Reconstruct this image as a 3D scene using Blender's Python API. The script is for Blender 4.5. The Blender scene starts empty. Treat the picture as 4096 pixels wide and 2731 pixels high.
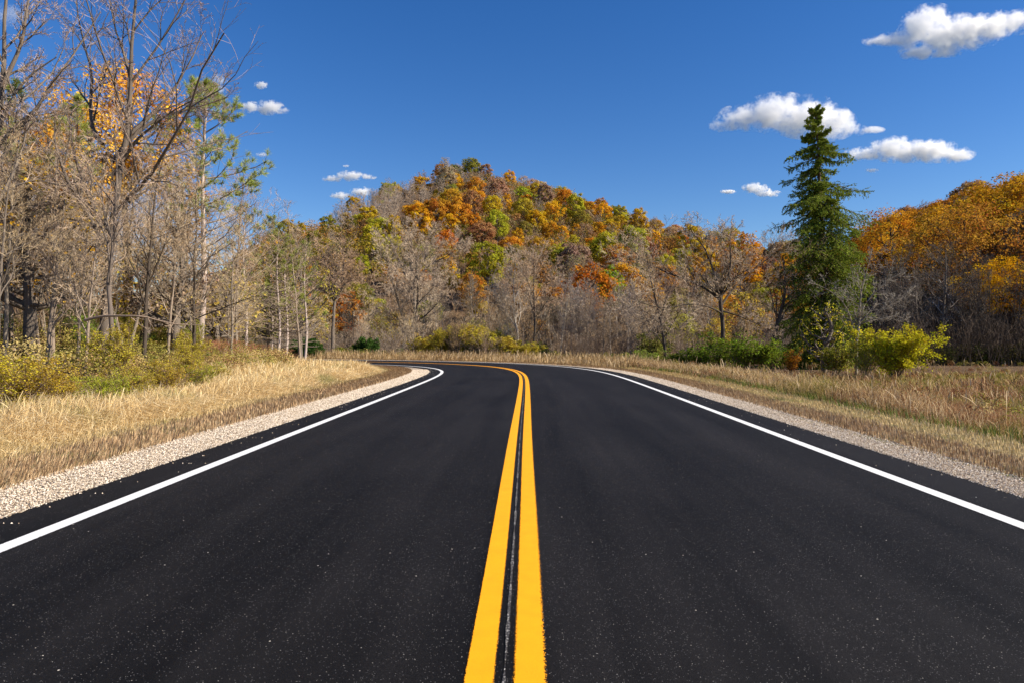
import bpy, math, random
import numpy as np
from mathutils import Vector

# ------------------------------------------------------------------ camera, sky, sun
SC = bpy.context.scene
COL = SC.collection
EYE = 1.35
cam_d = bpy.data.cameras.new('camera')
cam = bpy.data.objects.new('camera', cam_d); COL.objects.link(cam)
cam.location = (0, 0, EYE); cam.rotation_euler = (math.radians(90.0), 0, 0)
cam_d.lens = 24; cam_d.sensor_width = 36; cam_d.clip_start = 0.1; cam_d.clip_end = 30000
SC.camera = cam
SC.view_settings.view_transform = 'Standard'; SC.view_settings.look = 'None'
SC.view_settings.exposure = 0.84; SC.view_settings.gamma = 1.0
SUN_AZ, SUN_EL = math.radians(103), math.radians(33.5)      # clockwise from the view direction (+Y)
world = bpy.data.worlds.new('World'); SC.world = world; world.use_nodes = True
wn = world.node_tree; wn.nodes.clear()
w_out = wn.nodes.new('ShaderNodeOutputWorld'); w_bg = wn.nodes.new('ShaderNodeBackground')
w_sky = wn.nodes.new('ShaderNodeTexSky'); w_sky.sky_type = 'NISHITA'; w_sky.sun_disc = False
w_sky.sun_elevation = SUN_EL; w_sky.sun_rotation = SUN_AZ
w_sky.altitude = 300; w_sky.air_density = 1.0; w_sky.dust_density = 0.15; w_sky.ozone_density = 3.0
w_hs = wn.nodes.new('ShaderNodeHueSaturation'); w_hs.inputs['Saturation'].default_value = 1.33; w_hs.inputs['Hue'].default_value = 0.512
w_hs.inputs['Value'].default_value = 0.9
w_bg.inputs['Strength'].default_value = 0.086
wn.links.new(w_sky.outputs[0], w_hs.inputs['Color']); wn.links.new(w_hs.outputs[0], w_bg.inputs[0])
wn.links.new(w_bg.outputs[0], w_out.inputs[0])
sun_d = bpy.data.lights.new('sun', 'SUN'); sun_d.energy = 5.0; sun_d.angle = math.radians(0.53)
sun_d.color = (1.0, 0.90, 0.75)
sun = bpy.data.objects.new('sun', sun_d); COL.objects.link(sun)
S_DIR = Vector((math.sin(SUN_AZ) * math.cos(SUN_EL), math.cos(SUN_AZ) * math.cos(SUN_EL), math.sin(SUN_EL)))
sun.rotation_euler = S_DIR.to_track_quat('Z', 'Y').to_euler()
SC.cycles.max_bounces = 40; SC.cycles.diffuse_bounces = 3; SC.cycles.transparent_max_bounces = 12
SC.cycles.volume_bounces = 40; SC.cycles.volume_max_steps = 128; SC.cycles.volume_step_rate = 1.0
SC.cycles.use_adaptive_sampling = True; SC.cycles.adaptive_threshold = 0.02
SC.cycles.use_denoising = True; SC.cycles.denoiser = 'OPENIMAGEDENOISE'; SC.cycles.denoising_prefilter = 'ACCURATE'

RNG = np.random.default_rng(7)

# ------------------------------------------------------------------ materials
def mat(name):
    m = bpy.data.materials.new(name); m.use_nodes = True; m.node_tree.nodes.clear()
    return m, m.node_tree
def N(nt, t, **kw):
    n = nt.nodes.new(t)
    for k, v in kw.items():
        if k in n.inputs: n.inputs[k].default_value = v
        else: setattr(n, k, v)
    return n
def L(nt, a, b): nt.links.new(a, b)
def ramp(nt, fac, stops):
    r = nt.nodes.new('ShaderNodeValToRGB'); e = r.color_ramp.elements
    while len(e) < len(stops): e.new(0.5)
    for el, (p, c) in zip(e, stops): el.position = p; el.color = (*c, 1)
    L(nt, fac, r.inputs[0]); return r.outputs[0]
def mix(nt, f, a, b, mode='MIX'):
    n = nt.nodes.new('ShaderNodeMix'); n.data_type = 'RGBA'; n.blend_type = mode
    for s, v in ((n.inputs[0], f), (n.inputs[6], a), (n.inputs[7], b)):
        if isinstance(v, (int, float)): s.default_value = v
        elif isinstance(v, tuple): s.default_value = (*v, 1)
        else: L(nt, v, s)
    return n.outputs[2]
def mth(nt, op, a, b=None, c=None, clamp=False):
    n = nt.nodes.new('ShaderNodeMath'); n.operation = op; n.use_clamp = clamp
    for i, v in enumerate((a, b, c)):
        if v is None: continue
        if isinstance(v, (int, float)): n.inputs[i].default_value = v
        else: L(nt, v, n.inputs[i])
    return n.outputs[0]
def coords(nt): return N(nt, 'ShaderNodeTexCoord').outputs['Object']
def noise(nt, vec, scale, detail=3, rough=0.55, dim='3D'):
    n = N(nt, 'ShaderNodeTexNoise', Scale=scale, Detail=detail, Roughness=rough)
    if vec is not None: L(nt, vec, n.inputs['Vector'])
    return n.outputs['Fac']
def smooth(nt, v, lo, hi):
    n = nt.nodes.new('ShaderNodeMapRange'); n.interpolation_type = 'SMOOTHSTEP'
    L(nt, v, n.inputs['Value']); n.inputs['From Min'].default_value = lo; n.inputs['From Max'].default_value = hi
    return n.outputs['Result']

def leaf_material(name, trans=0.35, hue_var=0.05, clump=0.06):
    """Leaf colour = object colour, varied leaf by leaf and sprig by sprig."""
    m, nt = mat(name)
    oi = N(nt, 'ShaderNodeObjectInfo'); at = N(nt, 'ShaderNodeAttribute', attribute_name='var')
    nz = noise(nt, coords(nt), 0.55, 2)
    hs = N(nt, 'ShaderNodeHueSaturation')
    L(nt, oi.outputs['Color'], hs.inputs['Color'])
    h = mth(nt, 'MULTIPLY_ADD', at.outputs['Fac'], hue_var, 0.5 - hue_var / 2 - clump / 2)
    h = mth(nt, 'MULTIPLY_ADD', nz, clump, h)
    L(nt, h, hs.inputs['Hue'])
    L(nt, mth(nt, 'MULTIPLY_ADD', at.outputs['Fac'], 0.75, 0.65), hs.inputs['Value'])
    hs.inputs['Saturation'].default_value = 1.0
    d = N(nt, 'ShaderNodeBsdfDiffuse'); t = N(nt, 'ShaderNodeBsdfTranslucent')
    L(nt, hs.outputs[0], d.inputs[0]); L(nt, hs.outputs[0], t.inputs[0])
    ms = N(nt, 'ShaderNodeMixShader', Fac=trans); ms.inputs[0].default_value = trans
    L(nt, d.outputs[0], ms.inputs[1]); L(nt, t.outputs[0], ms.inputs[2])
    o = N(nt, 'ShaderNodeOutputMaterial'); L(nt, ms.outputs[0], o.inputs[0])
    return m
M_LEAF = leaf_material('autumn_leaves', 0.38, 0.05, 0.07)
M_NEEDLE = leaf_material('needles', 0.2, 0.03, 0.04)

def ramp_leaf(name, stops, trans=0.3, patch=None, pscale=0.35, pth=(0.46, 0.60)):
    """Blades coloured by their own random value through a ramp; patch = second ramp mixed in by patches of ground."""
    m, nt = mat(name)
    at = N(nt, 'ShaderNodeAttribute', attribute_name='var')
    c = ramp(nt, at.outputs['Fac'], stops)
    if patch:
        c2 = ramp(nt, at.outputs['Fac'], patch)
        nz = noise(nt, coords(nt), pscale, 3)
        c = mix(nt, smooth(nt, nz, *pth), c, c2)
    d = N(nt, 'ShaderNodeBsdfDiffuse'); t = N(nt, 'ShaderNodeBsdfTranslucent')
    L(nt, c, d.inputs[0]); L(nt, c, t.inputs[0])
    ms = N(nt, 'ShaderNodeMixShader'); ms.inputs[0].default_value = trans
    L(nt, d.outputs[0], ms.inputs[1]); L(nt, t.outputs[0], ms.inputs[2])
    o = N(nt, 'ShaderNodeOutputMaterial'); L(nt, ms.outputs[0], o.inputs[0])
    return m

def bark_material(name):
    m, nt = mat(name)
    oi = N(nt, 'ShaderNodeObjectInfo'); co = coords(nt)
    mp = N(nt, 'ShaderNodeMapping'); mp.inputs['Scale'].default_value = (1, 1, 0.22); L(nt, co, mp.inputs[0])
    n1 = noise(nt, mp.outputs[0], 22, 4, 0.65); n2 = noise(nt, co, 1.6, 2)
    v = mth(nt, 'MULTIPLY_ADD', n1, 1.1, 0.35); v = mth(nt, 'MULTIPLY_ADD', n2, 0.5, v); v = mth(nt, 'SUBTRACT', v, 0.2)
    hs = N(nt, 'ShaderNodeHueSaturation'); L(nt, oi.outputs['Color'], hs.inputs['Color']); L(nt, v, hs.inputs['Value'])
    b = N(nt, 'ShaderNodeBsdfPrincipled', Roughness=0.9); b.inputs['Specular IOR Level'].default_value = 0.2
    L(nt, hs.outputs[0], b.inputs['Base Color'])
    bp = N(nt, 'ShaderNodeBump', Strength=0.7, Distance=0.03); L(nt, n1, bp.inputs['Height']); L(nt, bp.outputs[0], b.inputs['Normal'])
    o = N(nt, 'ShaderNodeOutputMaterial'); L(nt, b.outputs[0], o.inputs[0])
    return m
M_BARK = bark_material('bark')
def twig_material():
    m, nt = mat('twigs')
    oi = N(nt, 'ShaderNodeObjectInfo')
    d = N(nt, 'ShaderNodeBsdfDiffuse'); L(nt, oi.outputs['Color'], d.inputs[0])
    o = N(nt, 'ShaderNodeOutputMaterial'); L(nt, d.outputs[0], o.inputs[0])
    return m
M_TWIG = twig_material()

# ------------------------------------------------------------------ the road's course
def smooth_path(pts, step=0.5, win=5):
    p = np.array(pts, float)
    seg = np.r_[0, np.cumsum(np.hypot(*np.diff(p, axis=0).T))]
    s = np.arange(0, seg[-1], step)
    q = np.c_[np.interp(s, seg, p[:, 0]), np.interp(s, seg, p[:, 1])]
    k = np.exp(-0.5 * (np.arange(-12, 13) / win) ** 2); k /= k.sum()
    qp = np.vstack([q[0] + (q[0] - q[1]) * np.arange(12, 0, -1)[:, None], q, q[-1] + (q[-1] - q[-2]) * np.arange(1, 13)[:, None]])
    return np.c_[np.convolve(qp[:, 0], k, 'valid'), np.convolve(qp[:, 1], k, 'valid')]
PATH = smooth_path([(-1.5, -40), (-0.75, -20), (-0.02, 2.7), (0.08, 8.5), (0.22, 14), (0.36, 20.3), (0.46, 26), (0.36, 30), (0.02, 33.2),
                    (-1.0, 36.7), (-2.7, 39.8), (-5.2, 42.5), (-9.0, 45.1), (-13.8, 47.3), (-20, 49.2), (-30, 51.5), (-50, 55), (-90, 60), (-160, 66)])
TAN = np.gradient(PATH, axis=0); TAN /= np.linalg.norm(TAN, axis=1)[:, None]
NRM = np.c_[TAN[:, 1], -TAN[:, 0]]                                # to the right of travel
def road_d(x, y):
    """signed distance from the centre line, positive on the outside (right) of the bend, and path index"""
    x = np.asarray(x, float).ravel(); y = np.asarray(y, float).ravel()
    d = np.empty(len(x)); ix = np.empty(len(x), int)
    for a in range(0, len(x), 20000):
        dx = x[a:a + 20000, None] - PATH[None, :, 0]; dy = y[a:a + 20000, None] - PATH[None, :, 1]
        q = dx * dx + dy * dy; j = q.argmin(1); r = np.arange(len(j))
        d[a:a + 20000] = np.sqrt(q[r, j]) * np.sign(dx[r, j] * NRM[j, 0] + dy[r, j] * NRM[j, 1]); ix[a:a + 20000] = j
    return d, ix
def sstep(t, a, b):
    t = np.clip((t - a) / (b - a), 0, 1); return t * t * (3 - 2 * t)
CREST_X = [-300, -200, -120, -95, -83, -60, -43, -25, -5, 12, 39, 52, 73, 98, 119, 138, 180, 300, 600]
CREST_H = [6, 9, 14, 30, 44, 59, 69, 71.5, 71.5, 66.5, 55, 47, 41, 32, 28, 26, 27, 34, 40]
def wob(x, y, s, ph=0.0):
    return (np.sin(x / s + ph) * np.cos(y / s * 1.17 + 1.3 * ph) + 0.5 * np.sin(x / s * 2.3 + y / s * 1.7 + ph)) / 1.5
def ground_h(x, y, d=None):
    sh = np.shape(x); x = np.asarray(x, float).ravel(); y = np.asarray(y, float).ravel()
    if d is None: d, _ = road_d(x, y)
    a = np.abs(d); h = np.zeros_like(x)
    left = d < 0
    h += np.where(left, 0.9 * sstep(a, 8.5, 16) + 0.13 * np.clip(a - 14, 0, 45) + 0.05 * np.clip(a - 59, 0, 200), 0)
    h += np.where(left, 0, -0.75 * sstep(a, 6.6, 12))
    h += 0.10 * wob(x, y, 2.9) * sstep(a, 7, 12) + 0.4 * wob(x, y, 9, 2.0) * sstep(a, 14, 40) * (left | (y > 75))
    h -= 0.06 * (1 - sstep(a, 4.2, 4.9))
    t = (y - 92) / 208.0
    prof = np.where(t < 0, 0, np.where(t < 1, np.clip(t, 0, 1) ** 1.05, 1 - 0.35 * np.clip(t - 1, 0, 1.5)))
    hm = np.interp(x, CREST_X, CREST_H) * prof
    hm += 3.0 * wob(x, y, 23, 1.0) * sstep(t, 0.05, 0.5)
    hr = 17.5 * sstep(x - (36 + 0.33 * (y - 60)), 0, 48) * sstep(y, 61, 76) + 0.12 * np.clip(x - 90, 0, 50) * sstep(y, 56, 74)
    far = sstep(y, 230, 300)
    h += np.where(left, 0, 1) * (hm + hr * (1 - 0.75 * far))
    h -= 0.35 * sstep(-y, 5, 40)
    return h.reshape(sh)
def gh(x, y): return float(ground_h(np.array([x]), np.array([y]))[0])

# ------------------------------------------------------------------ mesh helpers
def new_mesh(name, verts, faces, material, var=None, smooth_shade=False, uv=None, attrs=None):
    verts = np.asarray(verts, np.float32); faces = np.asarray(faces, np.int32)
    me = bpy.data.meshes.new(name)
    nv, (nf, k) = len(verts), faces.shape
    me.vertices.add(nv); me.vertices.foreach_set('co', verts.ravel())
    me.loops.add(nf * k); me.loops.foreach_set('vertex_index', faces.ravel())
    me.polygons.add(nf); me.polygons.foreach_set('loop_start', np.arange(0, nf * k, k, dtype=np.int32))
    me.polygons.foreach_set('loop_total', np.full(nf, k, np.int32))
    me.polygons.foreach_set('use_smooth', np.full(nf, smooth_shade, bool))
    me.update(calc_edges=True)
    if var is not None:
        at = me.attributes.new('var', 'FLOAT', 'FACE'); at.data.foreach_set('value', np.asarray(var, np.float32))
    for k2, v in (attrs or {}).items():
        at = me.attributes.new(k2, 'FLOAT', 'POINT'); at.data.foreach_set('value', np.asarray(v, np.float32))
    if material: me.materials.append(material)
    return me
def link(name, me, parent=None, color=None):
    o = bpy.data.objects.new(name, me); COL.objects.link(o)
    if parent: o.parent = parent
    if color is not None: o.color = (*color, 1)
    return o
def tag(o, label=None, cat=None, group=None, kind=None):
    if label: o['label'] = label
    if cat: o['category'] = cat
    if group: o['group'] = group
    if kind: o['kind'] = kind
    return o

# ------------------------------------------------------------------ ground
def grid_mesh():
    xs = np.unique(np.r_[-1500, -900, -600, -400, np.arange(-300, -60, 8), np.arange(-60, -26, 2), np.arange(-26, 34, 0.5), np.arange(34, 100, 2.5), np.arange(100, 320, 7), 400, 600, 900, 1500])
    ys = np.unique(np.r_[-800, -400, -200, -120, np.arange(-80, -4, 4), np.arange(-4, 68, 0.5), np.arange(68, 130, 2), np.arange(130, 330, 5), np.arange(330, 600, 20), 700, 1000, 1500])
    X, Y = np.meshgrid(xs, ys); x, y = X.ravel(), Y.ravel()
    d, _ = road_d(x, y)
    z = ground_h(x, y, d)
    nx, ny = len(xs), len(ys)
    i = np.arange(ny - 1)[:, None] * nx + np.arange(nx - 1)[None]
    f = np.stack([i, i + 1, i + nx + 1, i + nx], -1).reshape(-1, 4)
    return np.c_[x, y, z], f, d
m, nt = mat('ground_soil')
co = coords(nt); dd = N(nt, 'ShaderNodeAttribute', attribute_name='road_dist').outputs['Fac']
n_f = noise(nt, co, 9, 5, 0.7); n_m = noise(nt, co, 0.8, 3)
litter = ramp(nt, n_f, [(0.3, (0.035, 0.022, 0.013)), (0.5, (0.10, 0.062, 0.034)), (0.7, (0.22, 0.15, 0.085))])
turf = ramp(nt, n_f, [(0.3, (0.18, 0.13, 0.06)), (0.5, (0.32, 0.24, 0.12)), (0.72, (0.48, 0.38, 0.20))])
green = ramp(nt, n_f, [(0.3, (0.08, 0.09, 0.025)), (0.6, (0.20, 0.20, 0.06))])
turf = mix(nt, smooth(nt, n_m, 0.45, 0.65), turf, green)
ad = mth(nt, 'ABSOLUTE', dd)
ad = mth(nt, 'ADD', ad, mth(nt, 'MULTIPLY_ADD', n_m, 1.4, -0.7))
c = mix(nt, smooth(nt, ad, 9.0, 13.0), turf, litter)
b = N(nt, 'ShaderNodeBsdfPrincipled', Roughness=0.95); b.inputs['Specular IOR Level'].default_value = 0.1
L(nt, c, b.inputs['Base Color'])
bp = N(nt, 'ShaderNodeBump', Strength=0.8, Distance=0.06); L(nt, n_f, bp.inputs['Height']); L(nt, bp.outputs[0], b.inputs['Normal'])
L(nt, b.outputs[0], N(nt, 'ShaderNodeOutputMaterial').inputs[0])
M_SOIL = m
V, F, D = grid_mesh()
o = link('ground', new_mesh('ground', V, F, M_SOIL, smooth_shade=True, attrs={'road_dist': D})); tag(o, kind='structure')

# ------------------------------------------------------------------ road
def ribbon(name, offs, z, material, i0=0, i1=None, edge_wobble=0.0, seed=0, kind='structure', cols=None):
    """a sheet that follows the road between lateral offsets; attribute u = 0..1 across"""
    i1 = i1 or len(PATH)
    n = i1 - i0; P = PATH[i0:i1]; Q = NRM[i0:i1]
    s = np.arange(n) * 0.5
    offs = np.array(offs, float); k = len(offs)
    O = np.repeat(offs[None], n, 0)
    if edge_wobble:
        r = np.random.default_rng(seed)
        w = sum(np.sin(s * f + r.uniform(0, 6)) * a for f, a in ((0.35, 0.5), (1.1, 0.3), (2.7, 0.3)))
        j = -1 if offs[-1] > 0 else 0
        O[:, j] += w * edge_wobble
    zz = np.broadcast_to(np.asarray(z, float), (k,))
    vx = P[:, None, 0] + Q[:, None, 0] * O; vy = P[:, None, 1] + Q[:, None, 1] * O
    V = np.stack([vx, vy, np.repeat(zz[None], n, 0)], -1).reshape(-1, 3)
    i = np.arange(n - 1)[:, None] * k + np.arange(k - 1)[None]
    F = np.stack([i, i + 1, i + k + 1, i + k], -1).reshape(-1, 4)
    me = new_mesh(name, V, F, material, attrs={'u': np.tile(np.linspace(0, 1, k), n), 'off': O.ravel(), 'along': np.repeat(s, k)})
    o = link(name, me); tag(o, kind=kind); return o

def asphalt():
    m, nt = mat('fresh_asphalt')
    co = coords(nt)
    off = N(nt, 'ShaderNodeAttribute', attribute_name='off').outputs['Fac']; al = N(nt, 'ShaderNodeAttribute', attribute_name='along').outputs['Fac']
    fine = noise(nt, co, 190, 3, 0.7); mid = noise(nt, co, 38, 3, 0.6)
    comb = N(nt, 'ShaderNodeCombineXYZ'); L(nt, off, comb.inputs[0]); L(nt, mth(nt, 'MULTIPLY', al, 0.05), comb.inputs[1])
    lanes = noise(nt, comb.outputs[0], 2.6, 3, 0.6)                      # long paver streaks along the lanes
    big = noise(nt, co, 0.35, 3)
    base = ramp(nt, fine, [(0.25, (0.0026, 0.0024, 0.0024)), (0.5, (0.0066, 0.0060, 0.0059)), (0.72, (0.021, 0.019, 0.0185))])
    wheel = mth(nt, 'COSINE', mth(nt, 'MULTIPLY', mth(nt, 'SUBTRACT', mth(nt, 'ABSOLUTE', off), 1.85), 3.6))   # paler tyre tracks, two per lane
    tone = mth(nt, 'ADD', mth(nt, 'MULTIPLY_ADD', lanes, 2.6, -0.8), mth(nt, 'MULTIPLY_ADD', big, 1.6, -0.35))
    tone = mth(nt, 'MAXIMUM', mth(nt, 'MULTIPLY_ADD', wheel, -0.14, tone), 0.35)
    vm = N(nt, 'ShaderNodeVectorMath', operation='SCALE'); L(nt, base, vm.inputs[0]); L(nt, tone, vm.inputs['Scale'])
    def specks(scale, thr, prob, cval, prev):
        v = N(nt, 'ShaderNodeTexVoronoi', Scale=scale); L(nt, co, v.inputs['Vector'])
        sel = mth(nt, 'LESS_THAN', v.outputs['Distance'], thr)
        sp = N(nt, 'ShaderNodeSeparateColor'); L(nt, v.outputs['Color'], sp.inputs[0])
        pick = mth(nt, 'GREATER_THAN', sp.outputs[0], prob)
        return mix(nt, mth(nt, 'MULTIPLY', sel, pick), prev, cval)
    c = specks(120, 0.24, 0.82, (0.17, 0.165, 0.16), vm.outputs[0])
    c = specks(52, 0.12, 0.84, (0.46, 0.43, 0.38), c)
    c = specks(13, 0.06, 0.86, (0.6, 0.55, 0.46), c)
    b = N(nt, 'ShaderNodeBsdfPrincipled', Roughness=0.75); b.inputs['Specular IOR Level'].default_value = 0.13
    L(nt, c, b.inputs['Base Color'])
    h = mth(nt, 'ADD', fine, mth(nt, 'MULTIPLY', mid, 0.6))
    bp = N(nt, 'ShaderNodeBump', Strength=0.55, Distance=0.006); L(nt, h, bp.inputs['Height']); L(nt, bp.outputs[0], b.inputs['Normal'])
    L(nt, b.outputs[0], N(nt, 'ShaderNodeOutputMaterial').inputs[0])
    return m
def paint(name, col, wear_in, wear_out, grain=0.5):
    """road paint: rough coarse edges where the stones are not covered, light wear"""
    m, nt = mat(name); co = coords(nt)
    u = N(nt, 'ShaderNodeAttribute', attribute_name='u').outputs['Fac']
    n1 = noise(nt, co, 150, 3, 0.7); n2 = noise(nt, co, 7, 3, 0.6)
    e0 = mth(nt, 'DIVIDE', u, wear_in); e1 = mth(nt, 'DIVIDE', mth(nt, 'SUBTRACT', 1.0, u), wear_out)
    e = mth(nt, 'MINIMUM', mth(nt, 'MINIMUM', e0, e1), 1.0)
    cov = mth(nt, 'ADD', mth(nt, 'MULTIPLY', e, 0.62), mth(nt, 'MULTIPLY', mth(nt, 'SUBTRACT', n1, 0.5), 1.1))
    mask = smooth(nt, cov, 0.24, 0.32)
    nn = mth(nt, 'MULTIPLY_ADD', n2, 0.22, 0.86); nn = mth(nt, 'MULTIPLY_ADD', n1, 0.12, mth(nt, 'SUBTRACT', nn, 0.06))
    vm = N(nt, 'ShaderNodeVectorMath', operation='SCALE'); vm.inputs[0].default_value = col; L(nt, nn, vm.inputs['Scale'])
    b = N(nt, 'ShaderNodeBsdfPrincipled', Roughness=0.7); b.inputs['Specular IOR Level'].default_value = 0.25
    L(nt, vm.outputs[0], b.inputs['Base Color'])
    bp = N(nt, 'ShaderNodeBump', Strength=0.35, Distance=0.004); L(nt, n1, bp.inputs['Height']); L(nt, bp.outputs[0], b.inputs['Normal'])
    tr = N(nt, 'ShaderNodeBsdfTransparent'); ms = N(nt, 'ShaderNodeMixShader')
    L(nt, mask, ms.inputs[0]); L(nt, tr.outputs[0], ms.inputs[1]); L(nt, b.outputs[0], ms.inputs[2])
    L(nt, ms.outputs[0], N(nt, 'ShaderNodeOutputMaterial').inputs[0])
    return m
M_ASPH = asphalt()
M_YEL = paint('yellow_road_paint', (0.92, 0.375, 0.003), 0.10, 0.14)
M_YEL2 = paint('yellow_road_paint_worn', (0.92, 0.375, 0.003), 0.16, 0.22)
M_WHT = paint('white_road_paint', (0.74, 0.745, 0.73), 0.12, 0.12)
LE, RE = 3.93, 4.42                                              # pavement edges
LW, RW = 3.33, 3.72                                              # white line centres
road = ribbon('road', [-LE - 0.05, -LE, -2, 0, 2, RE, RE + 0.06], [-0.05, 0, 0.012, 0.02, 0.012, 0, -0.05], M_ASPH, edge_wobble=0.02, seed=3)
def zoff(o):                                                      # road crown height at an offset
    return float(np.interp(o, [-LE, -2, 0, 2, RE], [0, 0.012, 0.02, 0.012, 0]))
def line(name, o, w, m, dz=0.004):
    offs = np.linspace(o - w / 2, o + w / 2, 5)
    return ribbon(name, offs, [zoff(q) + dz for q in offs], m)
line('white_edge_line', -LW, 0.15, M_WHT); line('white_edge_line', RW, 0.15, M_WHT)
line('yellow_centre_line', -0.094, 0.128, M_YEL); line('yellow_centre_line', 0.107, 0.148, M_YEL2)
# the paving joint between the two yellow lines: a rough crack with pale exposed stones
m, nt = mat('paving_joint'); co = coords(nt)
u = N(nt, 'ShaderNodeAttribute', attribute_name='u').outputs['Fac']
n1 = noise(nt, co, 70, 4, 0.75); n2 = noise(nt, co, 3.0, 3)
c0 = ramp(nt, n1, [(0.35, (0.008, 0.008, 0.009)), (0.55, (0.05, 0.045, 0.045)), (0.64, (0.5, 0.48, 0.44))])
e = mth(nt, 'SUBTRACT', 1.0, mth(nt, 'ABSOLUTE', mth(nt, 'MULTIPLY_ADD', u, 2.0, -1.0)))
msk = smooth(nt, mth(nt, 'ADD', e, mth(nt, 'MULTIPLY_ADD', n2, 1.6, -1.0)), 0.25, 0.6)
b = N(nt, 'ShaderNodeBsdfPrincipled', Roughness=0.8); L(nt, c0, b.inputs['Base Color'])
bp = N(nt, 'ShaderNodeBump', Strength=1.0, Distance=0.01); L(nt, n1, bp.inputs['Height']); L(nt, bp.outputs[0], b.inputs['Normal'])
tr = N(nt, 'ShaderNodeBsdfTransparent'); ms = N(nt, 'ShaderNodeMixShader')
L(nt, msk, ms.inputs[0]); L(nt, tr.outputs[0], ms.inputs[1]); L(nt, b.outputs[0], ms.inputs[2])
L(nt, ms.outputs[0], N(nt, 'ShaderNodeOutputMaterial').inputs[0])
ribbon('paving_joint_line', [-0.012, 0.003, 0.022], [0.0245, 0.0245, 0.0245], m)

# gravel shoulders
m, nt = mat('limestone_gravel'); co = coords(nt)
v = N(nt, 'ShaderNodeTexVoronoi', Scale=48); L(nt, co, v.inputs['Vector'])
sp = N(nt, 'ShaderNodeSeparateColor'); L(nt, v.outputs['Color'], sp.inputs[0])
c = ramp(nt, sp.outputs[0], [(0.0, (0.20, 0.15, 0.10)), (0.18, (0.42, 0.33, 0.24)), (0.6, (0.62, 0.52, 0.40)), (1.0, (0.78, 0.70, 0.58))])
c = mix(nt, smooth(nt, v.outputs['Distance'], 0.35, 0.75), c, (0.14, 0.10, 0.07))
big = noise(nt, co, 1.2, 3); c = mix(nt, mth(nt, 'MULTIPLY', big, 0.45), c, (0.45, 0.36, 0.27))
b = N(nt, 'ShaderNodeBsdfPrincipled', Roughness=0.95); b.inputs['Specular IOR Level'].default_value = 0.1; L(nt, c, b.inputs['Base Color'])
bp = N(nt, 'ShaderNodeBump', Strength=1.0, Distance=0.02); bp.invert = True; L(nt, v.outputs['Distance'], bp.inputs['Height']); L(nt, bp.outputs[0], b.inputs['Normal'])
L(nt, b.outputs[0], N(nt, 'ShaderNodeOutputMaterial').inputs[0])
M_GRAV = m
o = ribbon('gravel_shoulder', [-4.95, -4.72, -4.3, -LE + 0.01], [-0.06, 0.0, -0.006, -0.008], M_GRAV, edge_wobble=0.0, kind='structure')
o = ribbon('gravel_shoulder', [RE - 0.01, 4.7, 5.0, 5.25], [-0.008, -0.006, 0.0, -0.06], M_GRAV, edge_wobble=0.0, kind='structure')

def scatter_d(n, d0, d1, s0, s1, power=1.0, rng=RNG):
    """n random points with lateral offset d0..d1 and arc position s0..s1 (metres past the camera), denser near"""
    i0 = int(np.argmin(np.abs(PATH[:, 1] - 0) + (PATH[:, 0] < -5) * 99))
    s = s0 + (s1 - s0) * rng.random(n) ** power
    d = rng.uniform(d0, d1, n)
    i = i0 + s / 0.5; a = np.clip(i.astype(int), 0, len(PATH) - 2); f = (i - a)[:, None]
    P = PATH[a] * (1 - f) + PATH[a + 1] * f; Q = NRM[a]
    p = P + Q * d[:, None]
    return p[:, 0], p[:, 1], d, s

def pebbles(name, label, d0, d1, n, s1, seed):
    r = np.random.default_rng(seed)
    x, y, d, s = scatter_d(n, d0, d1, 1.0, s1, 1.5, r)
    sz = r.uniform(0.003, 0.0078, n) * (1 + s / 22)
    base = np.array([[1, 0, 0], [0, 1, 0], [-1, 0, 0], [0, -1, 0], [0, 0, 0.8], [0, 0, -0.8]], float)
    V = base[None] * r.uniform(0.6, 1.3, (n, 6, 1)) * sz[:, None, None]
    an = r.uniform(0, 6.28, n); ca, sa = np.cos(an)[:, None], np.sin(an)[:, None]
    Vx = V[..., 0] * ca - V[..., 1] * sa; Vy = V[..., 0] * sa + V[..., 1] * ca
    V = np.stack([Vx + x[:, None], Vy + y[:, None], V[..., 2] + 0.002 + sz[:, None] * 0.35], -1).reshape(-1, 3)
    f = np.array([[0, 1, 4], [1, 2, 4], [2, 3, 4], [3, 0, 4], [1, 0, 5], [2, 1, 5], [3, 2, 5], [0, 3, 5]])
    F = (f[None] + np.arange(n)[:, None, None] * 6).reshape(-1, 3)
    me = new_mesh(name, V, F, M_PEB, var=np.repeat(r.random(n), 8))
    tag(link(name, me), label, 'gravel', kind='stuff')
M_PEB = ramp_leaf('pebble_stone', [(0, (0.22, 0.16, 0.10)), (0.25, (0.48, 0.38, 0.28)), (0.7, (0.66, 0.56, 0.43)), (1, (0.82, 0.74, 0.63))], trans=0.0)
pebbles('gravel', 'crushed limestone chips lying along the inside of the bend', -4.78, -3.90, 60000, 34, 11)
pebbles('gravel', 'crushed limestone chips lying along the meadow side of the road', RE - 0.05, 5.1, 55000, 34, 12)
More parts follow.
